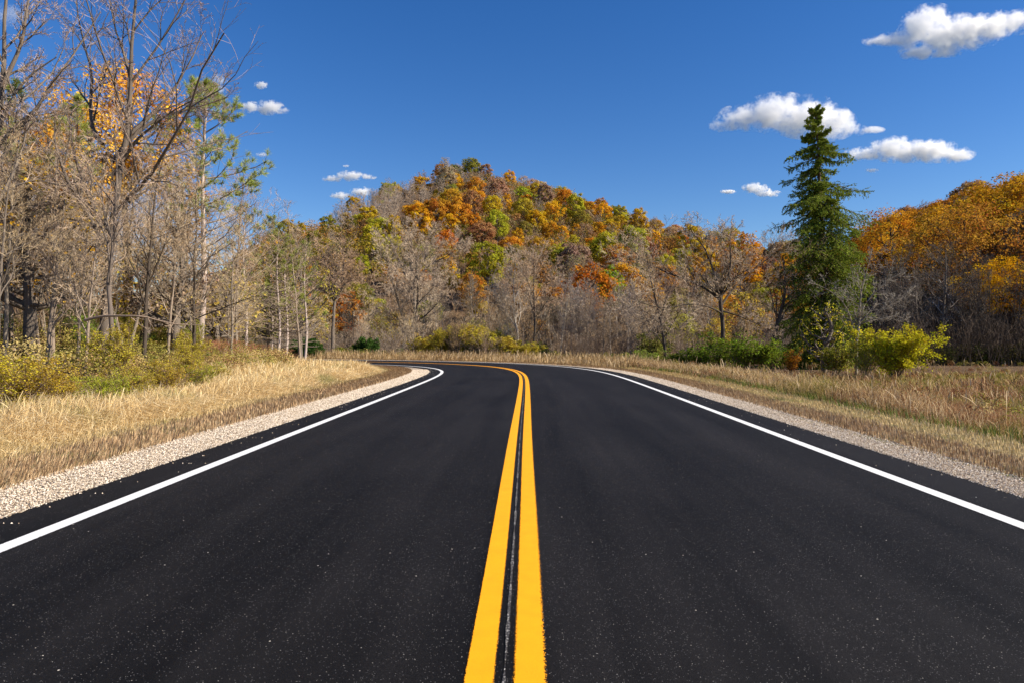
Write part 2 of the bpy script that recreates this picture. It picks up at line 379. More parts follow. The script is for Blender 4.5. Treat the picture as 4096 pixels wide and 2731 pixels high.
# a few stray chips on the asphalt by the bend
def strays():
    r = np.random.default_rng(5); n = 500
    dd = np.where(r.random(n) < 0.5, -LE + np.abs(r.normal(0, 0.25, n)), RE - np.abs(r.normal(0, 0.3, n)))
    x, y, d, s = scatter_d(n, 0, 1, 2, 45, 1.0, r)
    i, _ = road_d(x, y); x0, y0 = x - 0, y - 0
    _, ix = road_d(x0, y0); x = PATH[ix, 0] + NRM[ix, 0] * dd; y = PATH[ix, 1] + NRM[ix, 1] * dd
    sz = r.uniform(0.004, 0.010, n)
    base = np.array([[1, 0, 0], [0, 1, 0], [-1, 0, 0], [0, -1, 0], [0, 0, 1.1]], float)
    V = base[None] * sz[:, None, None] * r.uniform(0.7, 1.3, (n, 5, 1)); V = V + np.stack([x, y, np.full(n, 0.008)], -1)[:, None]
    f = np.array([[0, 1, 4], [1, 2, 4], [2, 3, 4], [3, 0, 4]]); F = (f[None] + np.arange(n)[:, None, None] * 5).reshape(-1, 3)
    tag(link('stray_gravel', new_mesh('stray_gravel', V.reshape(-1, 3), F, M_PEB, var=np.repeat(r.random(n), 4))),
        'stray stone chips scattered on the asphalt near its edges', 'gravel', kind='stuff')
strays()

# ------------------------------------------------------------------ grasses
def blades(x, y, z, h, w, lean, seed, var=None, heads=0.0, head_w=3.0, seg=3, wind=(0.25, -0.1)):
    """curved grass blades as ribbons of seg quads; a share carries a fatter seed head at the tip"""
    r = np.random.default_rng(seed); n = len(x)
    an = r.uniform(0, 2 * np.pi, n)
    lx = np.cos(an) * lean + wind[0] * r.uniform(0.3, 1.3, n) * lean.mean() * 2; ly = np.sin(an) * lean + wind[1] * lean.mean() * 2
    fa = r.uniform(0, np.pi, n); wx, wy = np.cos(fa) * w / 2, np.sin(fa) * w / 2
    t = np.linspace(0, 1, seg + 1)
    prof = 1 - 0.85 * t ** 1.6
    hd = (r.random(n) < heads)
    Wt = np.repeat(prof[None], n, 0)
    if heads:
        hp = np.where(t > 0.6, head_w * np.clip(1.1 - np.abs(t - 0.82) * 3.2, 0.1, 1), 0.6)
        Wt[hd] = hp
    cx = x[:, None] + lx[:, None] * h[:, None] * t[None] ** 1.8
    cy = y[:, None] + ly[:, None] * h[:, None] * t[None] ** 1.8
    drop = 1 - 0.45 * np.clip(np.hypot(lx, ly), 0, 1.2)[:, None] * t[None] ** 2
    cz = z[:, None] + h[:, None] * t[None] * drop
    A = np.stack([cx - wx[:, None] * Wt, cy - wy[:, None] * Wt, cz], -1)
    B = np.stack([cx + wx[:, None] * Wt, cy + wy[:, None] * Wt, cz], -1)
    V = np.stack([A, B], 2).reshape(-1, 3)                        # n, seg+1, 2, 3
    k = 2 * (seg + 1)
    f = np.array([[2 * i, 2 * i + 1, 2 * i + 3, 2 * i + 2] for i in range(seg)])
    F = (f[None] + np.arange(n)[:, None, None] * k).reshape(-1, 4)
    if var is None: var = r.random(n)
    return V, F, np.repeat(var, seg)
def grass(name, label, parts, material, cat='grass'):
    Vs, Fs, vs, o = [], [], [], 0
    for V, F, v in parts:
        Vs.append(V); Fs.append(F + o); vs.append(v); o += len(V)
    me = new_mesh(name, np.vstack(Vs), np.vstack(Fs), material, var=np.concatenate(vs))
    return tag(link(name, me), label, cat, kind='stuff')
def patchy(x, y, s, seed):
    return 0.5 + 0.5 * wob(x + seed * 3.1, y + seed * 1.7, s, seed) * 0.9 + 0.0

STRAW = [(0, (0.48, 0.32, 0.13)), (0.3, (0.74, 0.54, 0.26)), (0.7, (0.88, 0.69, 0.38)), (1, (0.95, 0.83, 0.56))]
GREENS = [(0, (0.06, 0.09, 0.015)), (0.4, (0.14, 0.19, 0.04)), (0.8, (0.30, 0.30, 0.08)), (1, (0.5, 0.42, 0.17))]
M_STRAW = ramp_leaf('straw_grass', STRAW, 0.25, patch=[(0, (0.20, 0.19, 0.05)), (0.4, (0.46, 0.40, 0.15)), (1, (0.80, 0.66, 0.38))], pscale=0.6, pth=(0.54, 0.66))
M_MOWN = ramp_leaf('mown_stubble', [(0, (0.20, 0.125, 0.065)), (0.4, (0.36, 0.235, 0.13)), (0.8, (0.52, 0.36, 0.21)), (1, (0.68, 0.52, 0.32))], 0.2)
M_MOWNG = ramp_leaf('mown_green', [(0, (0.30, 0.22, 0.09)), (0.4, (0.52, 0.39, 0.18)), (0.8, (0.68, 0.52, 0.28)), (1, (0.78, 0.62, 0.36))], 0.2,
                    patch=[(0, (0.22, 0.20, 0.06)), (0.6, (0.40, 0.36, 0.13)), (1, (0.60, 0.49, 0.25))], pscale=0.9, pth=(0.58, 0.70))
M_WEED = ramp_leaf('meadow_weeds', [(0, (0.14, 0.065, 0.03)), (0.3, (0.27, 0.135, 0.07)), (0.6, (0.38, 0.215, 0.115)), (0.85, (0.48, 0.33, 0.17)), (1, (0.70, 0.54, 0.33))], 0.3,
                   patch=[(0, (0.10, 0.11, 0.02)), (0.4, (0.23, 0.22, 0.045)), (0.7, (0.38, 0.30, 0.09)), (1, (0.56, 0.42, 0.20))], pscale=0.28, pth=(0.46, 0.58))
M_GREEN = ramp_leaf('green_grass', [(0, (0.06, 0.09, 0.015)), (0.5, (0.14, 0.20, 0.04)), (1, (0.32, 0.34, 0.12))], 0.35)

def strip(n, d0, d1, s0, s1, h0, h1, w0, lean, seed, power=1.6, wgrow=0.055, **kw):
    r = np.random.default_rng(seed)
    x, y, d, s = scatter_d(n, d0, d1, s0, s1, power, r)
    keep = np.ones(n, bool)
    h = r.uniform(h0, h1, n) * (0.75 + 0.5 * patchy(x, y, 1.7, seed % 7))
    w = w0 * (1 + s * wgrow)
    z = ground_h(x, y) - 0.01
    return blades(x, y, z, h, w, r.uniform(0.2, 1.0, n) * lean, seed, **kw), d
# mown verge, inside of the bend: brown stubble next to the gravel, then a paler green-tan band
p1, _ = strip(42000, -5.75, -4.68, 2, 62, 0.05, 0.13, 0.006, 0.5, 21, power=1.7, wgrow=0.09, seg=2)
grass('mown_grass', 'brown mown stubble along the gravel on the inside of the bend', [p1], M_MOWN)
p2, _ = strip(16000, -6.3, -5.6, 2, 62, 0.05, 0.13, 0.006, 0.6, 22, power=1.7, wgrow=0.09, seg=2)
p2b, _ = strip(16000, -9.0, -5.8, 30, 52, 0.05, 0.13, 0.02, 0.6, 28, power=1.0, wgrow=0.02, seg=2)
grass('mown_grass', 'pale green and tan cut grass below the tall blond grass', [p2, p2b], M_MOWNG)
# mown verge, meadow side
p3, _ = strip(40000, 4.98, 5.75, 2, 70, 0.04, 0.11, 0.006, 0.5, 23, power=1.7, wgrow=0.09, seg=2)
grass('mown_grass', 'brown mown stubble between gravel and meadow', [p3], M_MOWN)
p4, _ = strip(36000, 5.55, 6.75, 2, 70, 0.04, 0.10, 0.006, 0.7, 24, power=1.7, wgrow=0.09, seg=2)
grass('mown_grass', 'pale tan cut grass at the foot of the meadow', [p4], M_MOWNG)
p5, _ = strip(2200, 6.55, 7.05, 3, 45, 0.10, 0.24, 0.008, 0.7, 25, power=1.5, wgrow=0.07, seg=2)
grass('green_grass', 'low green grass tufts between cut verge and meadow', [p5], M_GREEN)
# tall blond grass on the bank, inside of the bend
def tall_left():
    r = np.random.default_rng(31); out = []
    n = 140000
    x, y, d, s = scatter_d(n, -9.0, -5.95, 2, 46, 1.45, r)
    d2 = -d
    edge = 8.9 - 0.8 * patchy(x, y, 3.0, 1)
    keep = (d2 < edge) & ~((s > 33) & (d2 < 6.9))
    x, y, d2, s = x[keep], y[keep], d2[keep], s[keep]
    ramp_h = np.clip((d2 - 5.85) / 0.9, 0.35, 1)
    h = r.uniform(0.26, 0.58, len(x)) * ramp_h * (0.65 + 0.6 * patchy(x, y, 1.1, 2))
    z = ground_h(x, y) - 0.02
    out.append(blades(x, y, z, h, 0.0042 * (1 + 0.09 * s), r.uniform(0.25, 0.8, len(x)), 32, heads=0.22, head_w=1.5, seg=4, wind=(0.75, -0.25)))
    x, y, d, s = scatter_d(34000, -14.5, -8.8, 15, 50, 1.1, r)
    k = (r.random(len(x)) < 1.15 - (-d - 8.8) / 7.0) & (x / y > -0.52); x, y, d, s = x[k], y[k], d[k], s[k]
    out.append(blades(x, y, ground_h(x, y) - 0.02, r.uniform(0.3, 0.7, len(x)) * (0.6 + 0.7 * patchy(x, y, 1.5, 4)), 0.006 * (1 + 0.06 * s), r.uniform(0.2, 0.8, len(x)), 35, heads=0.25, head_w=2.0, seg=3, wind=(0.5, -0.2)))
    return out
grass('tall_grass', 'tall blond wind-bent grass on the bank inside the bend', tall_left(), M_STRAW)
def green_left():
    r = np.random.default_rng(33); n = 7000
    x = r.uniform(-12.2, -8.6, n); y = r.uniform(8.5, 13.2, n)
    keep = np.hypot((x + 10.9) / 1.9, (y - 11.2) / 1.3) < 1 + 0.2 * r.random(n); x, y = x[keep], y[keep]
    return [blades(x, y, ground_h(x, y) - 0.02, r.uniform(0.14, 0.36, len(x)), np.full(len(x), 0.011), r.uniform(0.2, 0.9, len(x)), 34, seg=2)]
grass('green_grass', 'patch of bright green grass under the hazel thicket at the photo edge', green_left(), M_GREEN)
# meadow
def meadow():
    r = np.random.default_rng(41); out = []
    def pts(n, d0, d1, s0, s1, p): 
        x, y, d, s = scatter_d(n, d0, d1, s0, s1, p, r); return x, y, d, s
    for n, d0, d1, s0, s1, p, h0, h1, w, g in ((80000, 6.7, 13, 2.5, 26, 1.2, 0.25, 0.62, 0.0065, 0.045), (80000, 12.5, 44, 3, 34, 0.9, 0.30, 0.68, 0.012, 0.06),
                                               (26000, 6.6, 12, 22, 50, 1.0, 0.3, 0.6, 0.018, 0.02), (60000, 20, 62, 3, 33, 0.8, 0.35, 0.75, 0.03, 0.02)):
        x, y, d, s = pts(n, d0, d1, s0, s1, p)
        k = (y < 68) & (x < 64) ; x, y, d, s = x[k], y[k], d[k], s[k]
        h = r.uniform(h0, h1, len(x)) * np.clip((d - 6.4) / 1.2, 0.3, 1) * (0.6 + 0.65 * patchy(x, y, 2.1, 3))
        dist = np.hypot(x, y)
        out.append(blades(x, y, ground_h(x, y) - 0.02, h, w * (1 + g * np.clip(dist - 8, 0, 60)), r.uniform(0.1, 0.7, len(x)), 42 + int(d0), heads=0.15, head_w=1.7, seg=3, wind=(-0.12, 0.0)))
    return out
grass('meadow_weeds', 'meadow of rust-brown and olive weeds beyond the cut verge', meadow(), M_WEED)
def meadow_straw():
    r = np.random.default_rng(44); out = []
    n = 40000
    x, y, d, s = scatter_d(n, 6.9, 11.5, 8, 40, 1.0, r)
    k = (d < 6.3 + 0.13 * (s - 6) + 0.9 * patchy(x, y, 2.3, 5)); x, y, d, s = x[k], y[k], d[k], s[k]
    out.append(blades(x, y, ground_h(x, y) - 0.02, r.uniform(0.3, 0.72, len(x)) * np.clip((d - 6.5) / 0.9, 0.35, 1), 0.007 * (1 + 0.05 * s), r.uniform(0.2, 0.8, len(x)), 45, heads=0.2, head_w=1.7, seg=3, wind=(0.15, 0)))
    # scattered pale stalks with drooping heads standing above the meadow
    x, y, d, s = scatter_d(1500, 7.5, 42, 6, 44, 0.8, r)
    out.append(blades(x, y, ground_h(x, y) - 0.02, r.uniform(0.6, 0.9, len(x)), 0.005 * (1 + 0.05 * np.hypot(x, y)), r.uniform(0.1, 0.4, len(x)), 46, heads=1.0, head_w=2.4, seg=5, wind=(-0.3, 0)))
    # far verge on the outside of the bend
    x, y, d, s = scatter_d(26000, 5.6, 9.5, 34, 90, 1.0, r)
    out.append(blades(x, y, ground_h(x, y) - 0.02, r.uniform(0.35, 0.95, len(x)) * np.clip((d - 5.2) / 1.5, 0.2, 1), r.uniform(0.02, 0.045, len(x)), r.uniform(0.1, 0.5, len(x)), 47, heads=0.3, head_w=1.6, seg=2))
    return out
M_STRAW2 = ramp_leaf('straw_grass_meadow', [(0, (0.20, 0.12, 0.05)), (0.35, (0.40, 0.27, 0.13)), (0.75, (0.62, 0.45, 0.24)), (1, (0.80, 0.64, 0.42))], 0.35)
grass('tall_grass', 'tall straw-coloured foxtail grass edging the meadow', meadow_straw(), M_STRAW2)

# ------------------------------------------------------------------ branching plants
def unit(v): return v / np.maximum(np.linalg.norm(v, axis=-1, keepdims=True), 1e-9)
def rings(nodes, rad, k):
    """nodes (B,n,3), rad (B,n) -> tube verts/faces with k sides (k=2: flat ribbon)"""
    B, n, _ = nodes.shape
    t = unit(np.gradient(nodes, axis=1))
    ref = np.where(np.abs(t[..., 2:3]) > 0.9, np.array([1.0, 0, 0]), np.array([0, 0, 1.0]))
    if k == 2:
        ref = unit(RNG.normal(size=(B, 1, 3))) * np.ones((1, n, 1))
    a = unit(np.cross(t, ref)); b = np.cross(t, a)
    th = np.arange(k) * 2 * np.pi / k
    V = nodes[:, :, None] + rad[:, :, None, None] * (np.cos(th)[:, None] * a[:, :, None] + np.sin(th)[:, None] * b[:, :, None])
    V = V.reshape(-1, 3)
    base = (np.arange(B)[:, None] * n + np.arange(n - 1)[None]) * k
    if k == 2:
        F = np.stack([base, base + 1, base + 3, base + 2], -1).reshape(-1, 4)
    else:
        j = np.arange(k); j2 = (j + 1) % k
        F = np.stack([base[..., None] + j, base[..., None] + j2, base[..., None] + k + j2, base[..., None] + k + j], -1).reshape(-1, 4)
    return V, F
def join(parts):
    Vs, Fs, o = [], [], 0
    for V, F in parts: Vs.append(V); Fs.append(F + o); o += len(V)
    return np.vstack(Vs), np.vstack(Fs)

def extend(p, d, L_, n, wobble, trop, r, curl=0.0):
    """grow B polylines of n segments"""
    B = len(p); nodes = np.empty((B, n + 1, 3)); nodes[:, 0] = p; d = unit(d)
    for i in range(n):
        d = unit(d + r.normal(0, wobble, (B, 3)) + np.array([0, 0, trop]))
        nodes[:, i + 1] = nodes[:, i] + d * (L_ / n)[:, None]
    return nodes
def children(nodes, rad, length, cnt, ang, ratio, t0, r, rr=0.62, tip_short=0.55, jitter=0.35, flat=0.0):
    """cnt children per branch at parameters t0..1"""
    B, n1, _ = nodes.shape; n = n1 - 1
    t = (t0 + (1 - t0) * (np.arange(cnt) + r.random((B, cnt))) / cnt) * 0.985
    f = t * n; i = np.minimum(f.astype(int), n - 1); g = (f - i)[..., None]
    bi = np.arange(B)[:, None]
    p = nodes[bi, i] * (1 - g) + nodes[bi, i + 1] * g
    dr = unit(nodes[bi, i + 1] - nodes[bi, i])
    rd = rad[bi, i] * (1 - g[..., 0]) + rad[bi, i + 1] * g[..., 0]
    az = np.arange(cnt)[None] * 2.4 + r.uniform(0, 6.28, (B, 1)) + r.normal(0, 0.5, (B, cnt))
    ref = np.where(np.abs(dr[..., 2:3]) > 0.9, np.array([1.0, 0, 0]), np.array([0, 0, 1.0]))
    a = unit(np.cross(dr, ref)); b = np.cross(dr, a)
    side = np.cos(az)[..., None] * a + np.sin(az)[..., None] * b * (1 - flat)
    th = np.clip(ang + r.normal(0, 0.16, (B, cnt)), 0.15, 1.6)[..., None]
    d = unit(dr * np.cos(th) + unit(side) * np.sin(th))
    Lc = length[:, None] * ratio * (1 - tip_short * (t - t0) / (1 - t0 + 1e-6)) * r.uniform(1 - jitter, 1 + jitter, (B, cnt))
    rc = np.minimum(rd * rr, rd)
    return p.reshape(-1, 3), d.reshape(-1, 3), Lc.reshape(-1), rc.reshape(-1)
def taper(r0, n, end=0.25): return r0[:, None] * np.linspace(1, end, n + 1)[None]

def tree_mesh(name, seed, trunks, levels, fine_from=2, rmin=0.004, far=False, leaves=None):
    """trunks: list of (polyline pts (n,3), r0, r1, t0 where limbs start). levels: dicts. -> limb mesh, twig mesh, tip points"""
    r = np.random.default_rng(seed)
    thick, fine = [], []
    cur = []
    for pts, r0, r1, t0 in trunks:
        pts = np.asarray(pts, float)
        m_ = 11 if len(pts) < 11 else len(pts)
        s = np.r_[0, np.cumsum(np.linalg.norm(np.diff(pts, axis=0), axis=1))]
        q = np.linspace(0, s[-1], m_); nd = np.stack([np.interp(q, s, pts[:, i]) for i in range(3)], -1)
        nd[1:-1] = 0.25 * nd[:-2] + 0.5 * nd[1:-1] + 0.25 * nd[2:]
        nd[1:, :2] += r.normal(0, 0.012 * s[-1] / 6, (m_ - 1, 2))
        rad = r0 + (r1 - r0) * np.linspace(0, 1, m_) ** 0.9
        if pts[0][2] <= 0.05: rad[0] *= 1.35
        thick.append(rings(nd[None], rad[None], 6 if far else 9))
        cur.append((nd[None], rad[None], np.array([s[-1]]), t0))
    tips = None
    for li, lv in enumerate(levels):
        P, Dd, Ls, R = [], [], [], []
        for nd, rad, ln, t0 in cur:
            out = children(nd, rad, ln, lv['n'], lv.get('ang', 0.7), lv.get('ratio', 0.5), t0 if li == 0 else lv.get('t0', 0.15), r,
                           rr=lv.get('rr', 0.6), tip_short=lv.get('tip', 0.55), flat=lv.get('flat', 0))
            for l_, v_ in zip((P, Dd, Ls, R), out): l_.append(v_)
        P, Dd, Ls, R = map(np.concatenate, (P, Dd, Ls, R))
        R = np.maximum(R, rmin)
        seg = lv.get('seg', 4)
        nd = extend(P, Dd, Ls, seg, lv.get('wob', 0.12), lv.get('up', 0.05), r)
        rad = np.maximum(taper(R, seg, lv.get('end', 0.3)), rmin * 0.8)
        (fine if li >= fine_from else thick).append(rings(nd, rad, (2 if far else 3) if li >= fine_from else (4 if far else 5)))
        cur = [(nd, rad, Ls, lv.get('t0', 0.15))]
        tips = nd
    me1 = new_mesh(name + '_limbs', *join(thick), M_BARK, smooth_shade=True)
    me2 = new_mesh(name + '_twigs', *join(fine), M_TWIG) if fine else None
    return me1, me2, tips

def leaf_quads(P, size, r, up=0.3, aspect=0.7, hang=0.0, normals=None):
    """rhombic leaves / leaf sprigs centred at P"""
    n = len(P); size = np.broadcast_to(size, (n,))
    nm = unit(r.normal(size=(n, 3)) + np.array([0, 0, up])) if normals is None else unit(normals + r.normal(0, 0.45, (n, 3)))
    a = unit(np.cross(nm, r.normal(size=(n, 3)))); b = np.cross(nm, a)
    s = size[:, None]
    V = np.stack([P + a * s * 0.5, P + b * s * 0.5 * aspect + nm * s * .08, P - a * s * 0.5, P - b * s * 0.5 * aspect - nm * s * .08], 1).reshape(-1, 3)
    F = np.arange(n * 4).reshape(-1, 4)
    return V, F
def leaf_mesh(name, P, size, seed, material=None, up=0.3, aspect=0.7, normals=None):
    r = np.random.default_rng(seed)
    V, F = leaf_quads(P, size, r, up, aspect, normals=normals)
    return new_mesh(name, V, F, material or M_LEAF, var=r.random(len(P)))

def place(kind, parts, loc, rz=0.0, sc=1.0, label=None, cat=None, group=None):
    """a thing: Empty at the base with its part meshes. parts = [(name, mesh, colour)]"""
    e = bpy.data.objects.new(kind, None); COL.objects.link(e)
    e.location = loc; e.rotation_euler = (0, 0, rz); e.scale = (sc, sc, sc) if np.isscalar(sc) else sc
    e.empty_display_size = 0.5
    tag(e, label, cat, group)
    for nm, me, c in parts:
        if me is None: continue
        link(nm, me, e, c)
    return e

# ---- prototypes: bare trees
def bare_proto(seed, H=11.0, r0=0.15, lean=0.0, spread=0.75, forks=1, start=0.28, near=False, dens=1.0):
    r = np.random.default_rng(seed)
    trunks = []
    for k in range(forks):
        a = r.uniform(0, 6.28); ln = lean + (0.10 + 0.14 * r.random()) * (forks > 1)
        z = np.linspace(0, H * (1 - 0.10 * k), 9)
        dx = np.cos(a) * ln * z + np.cumsum(r.normal(0, 0.012 * H, 9)) * (z / H); dy = np.sin(a) * ln * z + np.cumsum(r.normal(0, 0.012 * H, 9)) * (z / H)
        trunks.append((np.c_[dx, dy, z], r0 * (1 - 0.2 * k), r0 * 0.1, start))
    n1 = int(17 * dens / (forks ** 0.5))
    lv = [dict(n=n1, ang=spread, ratio=0.40, seg=7, wob=0.13, up=0.07, rr=0.52, tip=0.72, end=0.25),
          dict(n=7, ang=0.68, ratio=0.46, seg=5, wob=0.15, up=0.05, rr=0.6, t0=0.2),
          dict(n=7, ang=0.68, ratio=0.50, seg=4, wob=0.17, up=0.04, rr=0.6, t0=0.15),
          dict(n=5 if near else 4, ang=0.62, ratio=0.52, seg=2, wob=0.16, up=0.03, rr=0.65, t0=0.1)]
    return tree_mesh('bare%d' % seed, seed, trunks, lv, rmin=0.0035 if near else 0.010, far=not near)
NEAR_BARE = [bare_proto(100 + i, H=11, r0=rr_, lean=ln, spread=sp, forks=fk, start=st, near=True, dens=dn)
             for i, (rr_, ln, sp, fk, st, dn) in enumerate([(0.12, 0.03, 0.75, 1, 0.25, 1.1), (0.10, 0.06, 0.65, 2, 0.22, 1.0), (0.09, 0.02, 0.95, 1, 0.12, 1.3),
                                                            (0.08, 0.10, 0.7, 3, 0.2, 1.0), (0.11, 0.05, 0.85, 1, 0.3, 1.2)])]
FAR_BARE = [bare_proto(200 + i, H=11, r0=rr_, lean=ln, spread=sp, forks=fk, start=st, near=False, dens=dn)
            for i, (rr_, ln, sp, fk, st, dn) in enumerate([(0.15, 0.02, 0.6, 1, 0.3, 1.2), (0.16, 0.05, 0.8, 2, 0.25, 1.1), (0.14, 0.03, 0.9, 1, 0.2, 1.3),
                                                           (0.11, 0.03, 0.5, 3, 0.25, 1.1), (0.18, 0.06, 1.0, 1, 0.3, 1.2), (0.12, 0.02, 0.45, 4, 0.15, 1.1)])]
# ---- prototypes: brush (leafless shrubs) and leafy shrubs
def shrub_proto(seed, H=2.2, stems=9, near=True, leafn=2500, leafs=0.06, spread=0.45, up=0.05, n2=7, n3=6, rmin=0.0035):
    r = np.random.default_rng(seed); trunks = []
    for k in range(stems):
        a = r.uniform(0, 6.28); ln = spread * r.uniform(0.3, 1.4); h = H * r.uniform(0.65, 1.0)
        t = np.linspace(0, 1, 6); bx, by = r.normal(0, 0.12, 2)
        trunks.append((np.c_[bx + np.cos(a) * ln * h * t ** 1.3, by + np.sin(a) * ln * h * t ** 1.3, h * t], 0.018, 0.004, 0.2))
    lv = [dict(n=n2, ang=0.6, ratio=0.42, seg=4, wob=0.15, up=up, rr=0.6), dict(n=n3, ang=0.65, ratio=0.5, seg=3, wob=0.18, up=up * .6, rr=0.6), dict(n=3, ang=0.65, ratio=0.55, seg=2, wob=0.2, up=0.02, rr=0.7)]
    l_, t_, tips = tree_mesh('shrub%d' % seed, seed, trunks, lv, fine_from=0, rmin=rmin, far=not near)
    lm = None
    if leafn:
        q = tips.reshape(-1, 3); q = q[r.integers(0, len(q), leafn)] + r.normal(0, leafs * 0.8, (leafn, 3))
        q[:, 2] = np.maximum(q[:, 2], 0.03)
        lm = leaf_mesh('shrub%d_leaves' % seed, q, leafs * r.uniform(0.6, 1.4, leafn), seed)
    return l_, t_, lm

# ---- prototypes: full autumn crowns (dome of leafy lobes on limbs)
def crown_proto(seed, H=12.0, R=4.6, lobes=16, n=2600, size=0.5, base=0.28, open_=0.0, shape=1.0, sides=6):
    r = np.random.default_rng(seed)
    zc = H * (base + (1 - base) * 0.5); hz = H * (1 - base) * 0.5
    C, Rs = [], []
    nl = lobes * 3
    for k in range(nl):
        ph = k * 2.39996 + r.uniform(-.5, .5); u = (k + 0.5) / nl
        cz = 1 - 1.85 * u
        rr = math.sqrt(max(0.04, 1 - cz * cz)) ** shape
        q = r.uniform(0.50, 0.92) * (1 + 0.16 * math.sin(ph * 2 + seed) + 0.10 * math.sin(ph * 3 + cz * 4 + seed))
        C.append((math.cos(ph) * rr * R * q, math.sin(ph) * rr * R * q, zc + cz * hz * r.uniform(0.62, 0.92))); Rs.append(R * r.uniform(0.15, 0.29))
    C = np.array(C); Rs = np.array(Rs)
    w = Rs ** 2; idx = r.choice(nl, n, p=w / w.sum())
    nm = unit(r.normal(size=(n, 3)) + np.array([0, 0, 0.35]))
    nm2 = nm
    rad = Rs[idx] * (0.35 + 0.75 * r.random(n) ** 0.6)
    outw = unit(C - np.array([0, 0, zc]))
    P = C[idx] + nm2 * rad[:, None] * np.array([1, 1, 0.55]) 
    P[:, 2] -= 0.25 * (np.hypot(nm2[:, 0], nm2[:, 1]) * rad) ** 1.5 / np.maximum(Rs[idx], 0.3)
    nm2 = unit(nm2 * 0.6 + outw[idx] * 0.3 + np.array([0, 0, 0.35]))
    stray = r.random(n) < 0.06; P[stray] += r.normal(0, R * 0.07, (stray.sum(), 3))
    lobe_tone = r.random(nl); var = np.clip(0.55 * lobe_tone[idx] + 0.45 * r.random(n), 0, 1)
    if open_: 
        keep = r.random(n) > open_ * (0.4 + 0.6 * (np.sin(P[:, 0] * 5.5 / R + P[:, 1] * 2.0 / R + seed) * np.sin(P[:, 2] * 6.5 / R + seed * 2) > 0)); P = P[keep]; nm2 = nm2[keep]; var = var[keep]
    P[:, 2] = np.maximum(P[:, 2], 0.4)
    V_, F_ = leaf_quads(P, size * r.uniform(0.55, 1.35, len(P)), r, aspect=0.8, normals=nm2); lm = new_mesh('crown%d' % seed, V_, F_, M_LEAF, var=var)
    trunks = [(np.array([[0, 0, 0], [r.normal(0, .1), r.normal(0, .1), H * .3], [r.normal(0, .2), r.normal(0, .2), H * .6], [0, 0, H * .86]]), 0.19, 0.05, 0.3)]
    lv = []
    l_, _, _ = (None, None, None)
    nodes = []
    for c_, q in list(zip(C, Rs))[::2]:
        b0 = np.array([0, 0, max(H * 0.22, c_[2] - np.hypot(c_[0], c_[1]) * 0.9)])
        mid = (b0 + c_) / 2 + r.normal(0, 0.15, 3) + np.array([0, 0, -0.2]); nodes.append(np.stack([b0, b0 * .6 + mid * .4, mid, mid * .5 + c_ * .5, c_]))
    nodes = np.array(nodes); rad = np.repeat(np.array([[0.085, 0.07, 0.055, 0.04, 0.02]]), len(nodes), 0)
    lim = rings(nodes, rad, 4)
    sm = []
    for _ in range(3):
        st = nodes[:, r.integers(2, 5)]
        dd_ = unit(r.normal(size=(len(st), 3)) + np.array([0, 0, 0.3])); sm.append(rings(extend(st, dd_, Rs[::2] * 1.3, 3, 0.2, 0.05, r), np.repeat([[0.03, 0.024, 0.018, 0.01]], len(st), 0), 3))
    pts, ra, rb, _ = trunks[0]
    s = np.linspace(0, 1, 9); nd = np.stack([np.interp(s, np.linspace(0, 1, 4), pts[:, i]) for i in range(3)], -1)
    trk = rings(nd[None], (ra + (rb - ra) * s)[None], sides)
    return new_mesh('trunk%d' % seed, *join([trk, lim] + sm), M_BARK, smooth_shade=True), lm
CROWNS = [crown_proto(300 + i, H=h, R=R_, lobes=lb, n=nn, size=sz, base=bs, open_=op, shape=sh)
          for i, (h, R_, lb, nn, sz, bs, op, sh) in enumerate([(12, 4.6, 19, 6000, 0.38, 0.28, 0.0, 1.0), (13, 4.2, 16, 5400, 0.38, 0.22, 0.1, 0.9), (11, 5.0, 22, 6400, 0.38, 0.3, 0.0, 1.0),
                                                             (12.5, 3.8, 15, 5000, 0.37, 0.25, 0.15, 0.8), (12, 4.8, 22, 6000, 0.37, 0.24, 0.2, 1.1), (10.5, 4.4, 17, 5600, 0.38, 0.2, 0.05, 1.0)])]
THIN = [crown_proto(320 + i, H=11.5, R=4.2, lobes=20, n=2800, size=0.28, base=0.22, open_=0.35, shape=1.0) for i in range(3)]
BIGC = [crown_proto(340 + i, H=h, R=R_, lobes=26, n=19000, size=0.22, base=bs, open_=0.5) for i, (h, R_, bs) in enumerate([(14, 6.2, 0.25), (15, 5.2, 0.2)])]

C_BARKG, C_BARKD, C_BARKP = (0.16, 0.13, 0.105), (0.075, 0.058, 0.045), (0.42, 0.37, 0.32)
C_TW, C_TWG, C_TWD = (0.48, 0.33, 0.21), (0.54, 0.42, 0.30), (0.15, 0.11, 0.08)
def px(u, z): return (u - 1176) / 1568.0 * z                     # survey: lateral position of a point sighted at bearing u, z metres ahead
def hz(v, z): return (785 - v) / 1568.0 * z + EYE                 # survey: height above the road

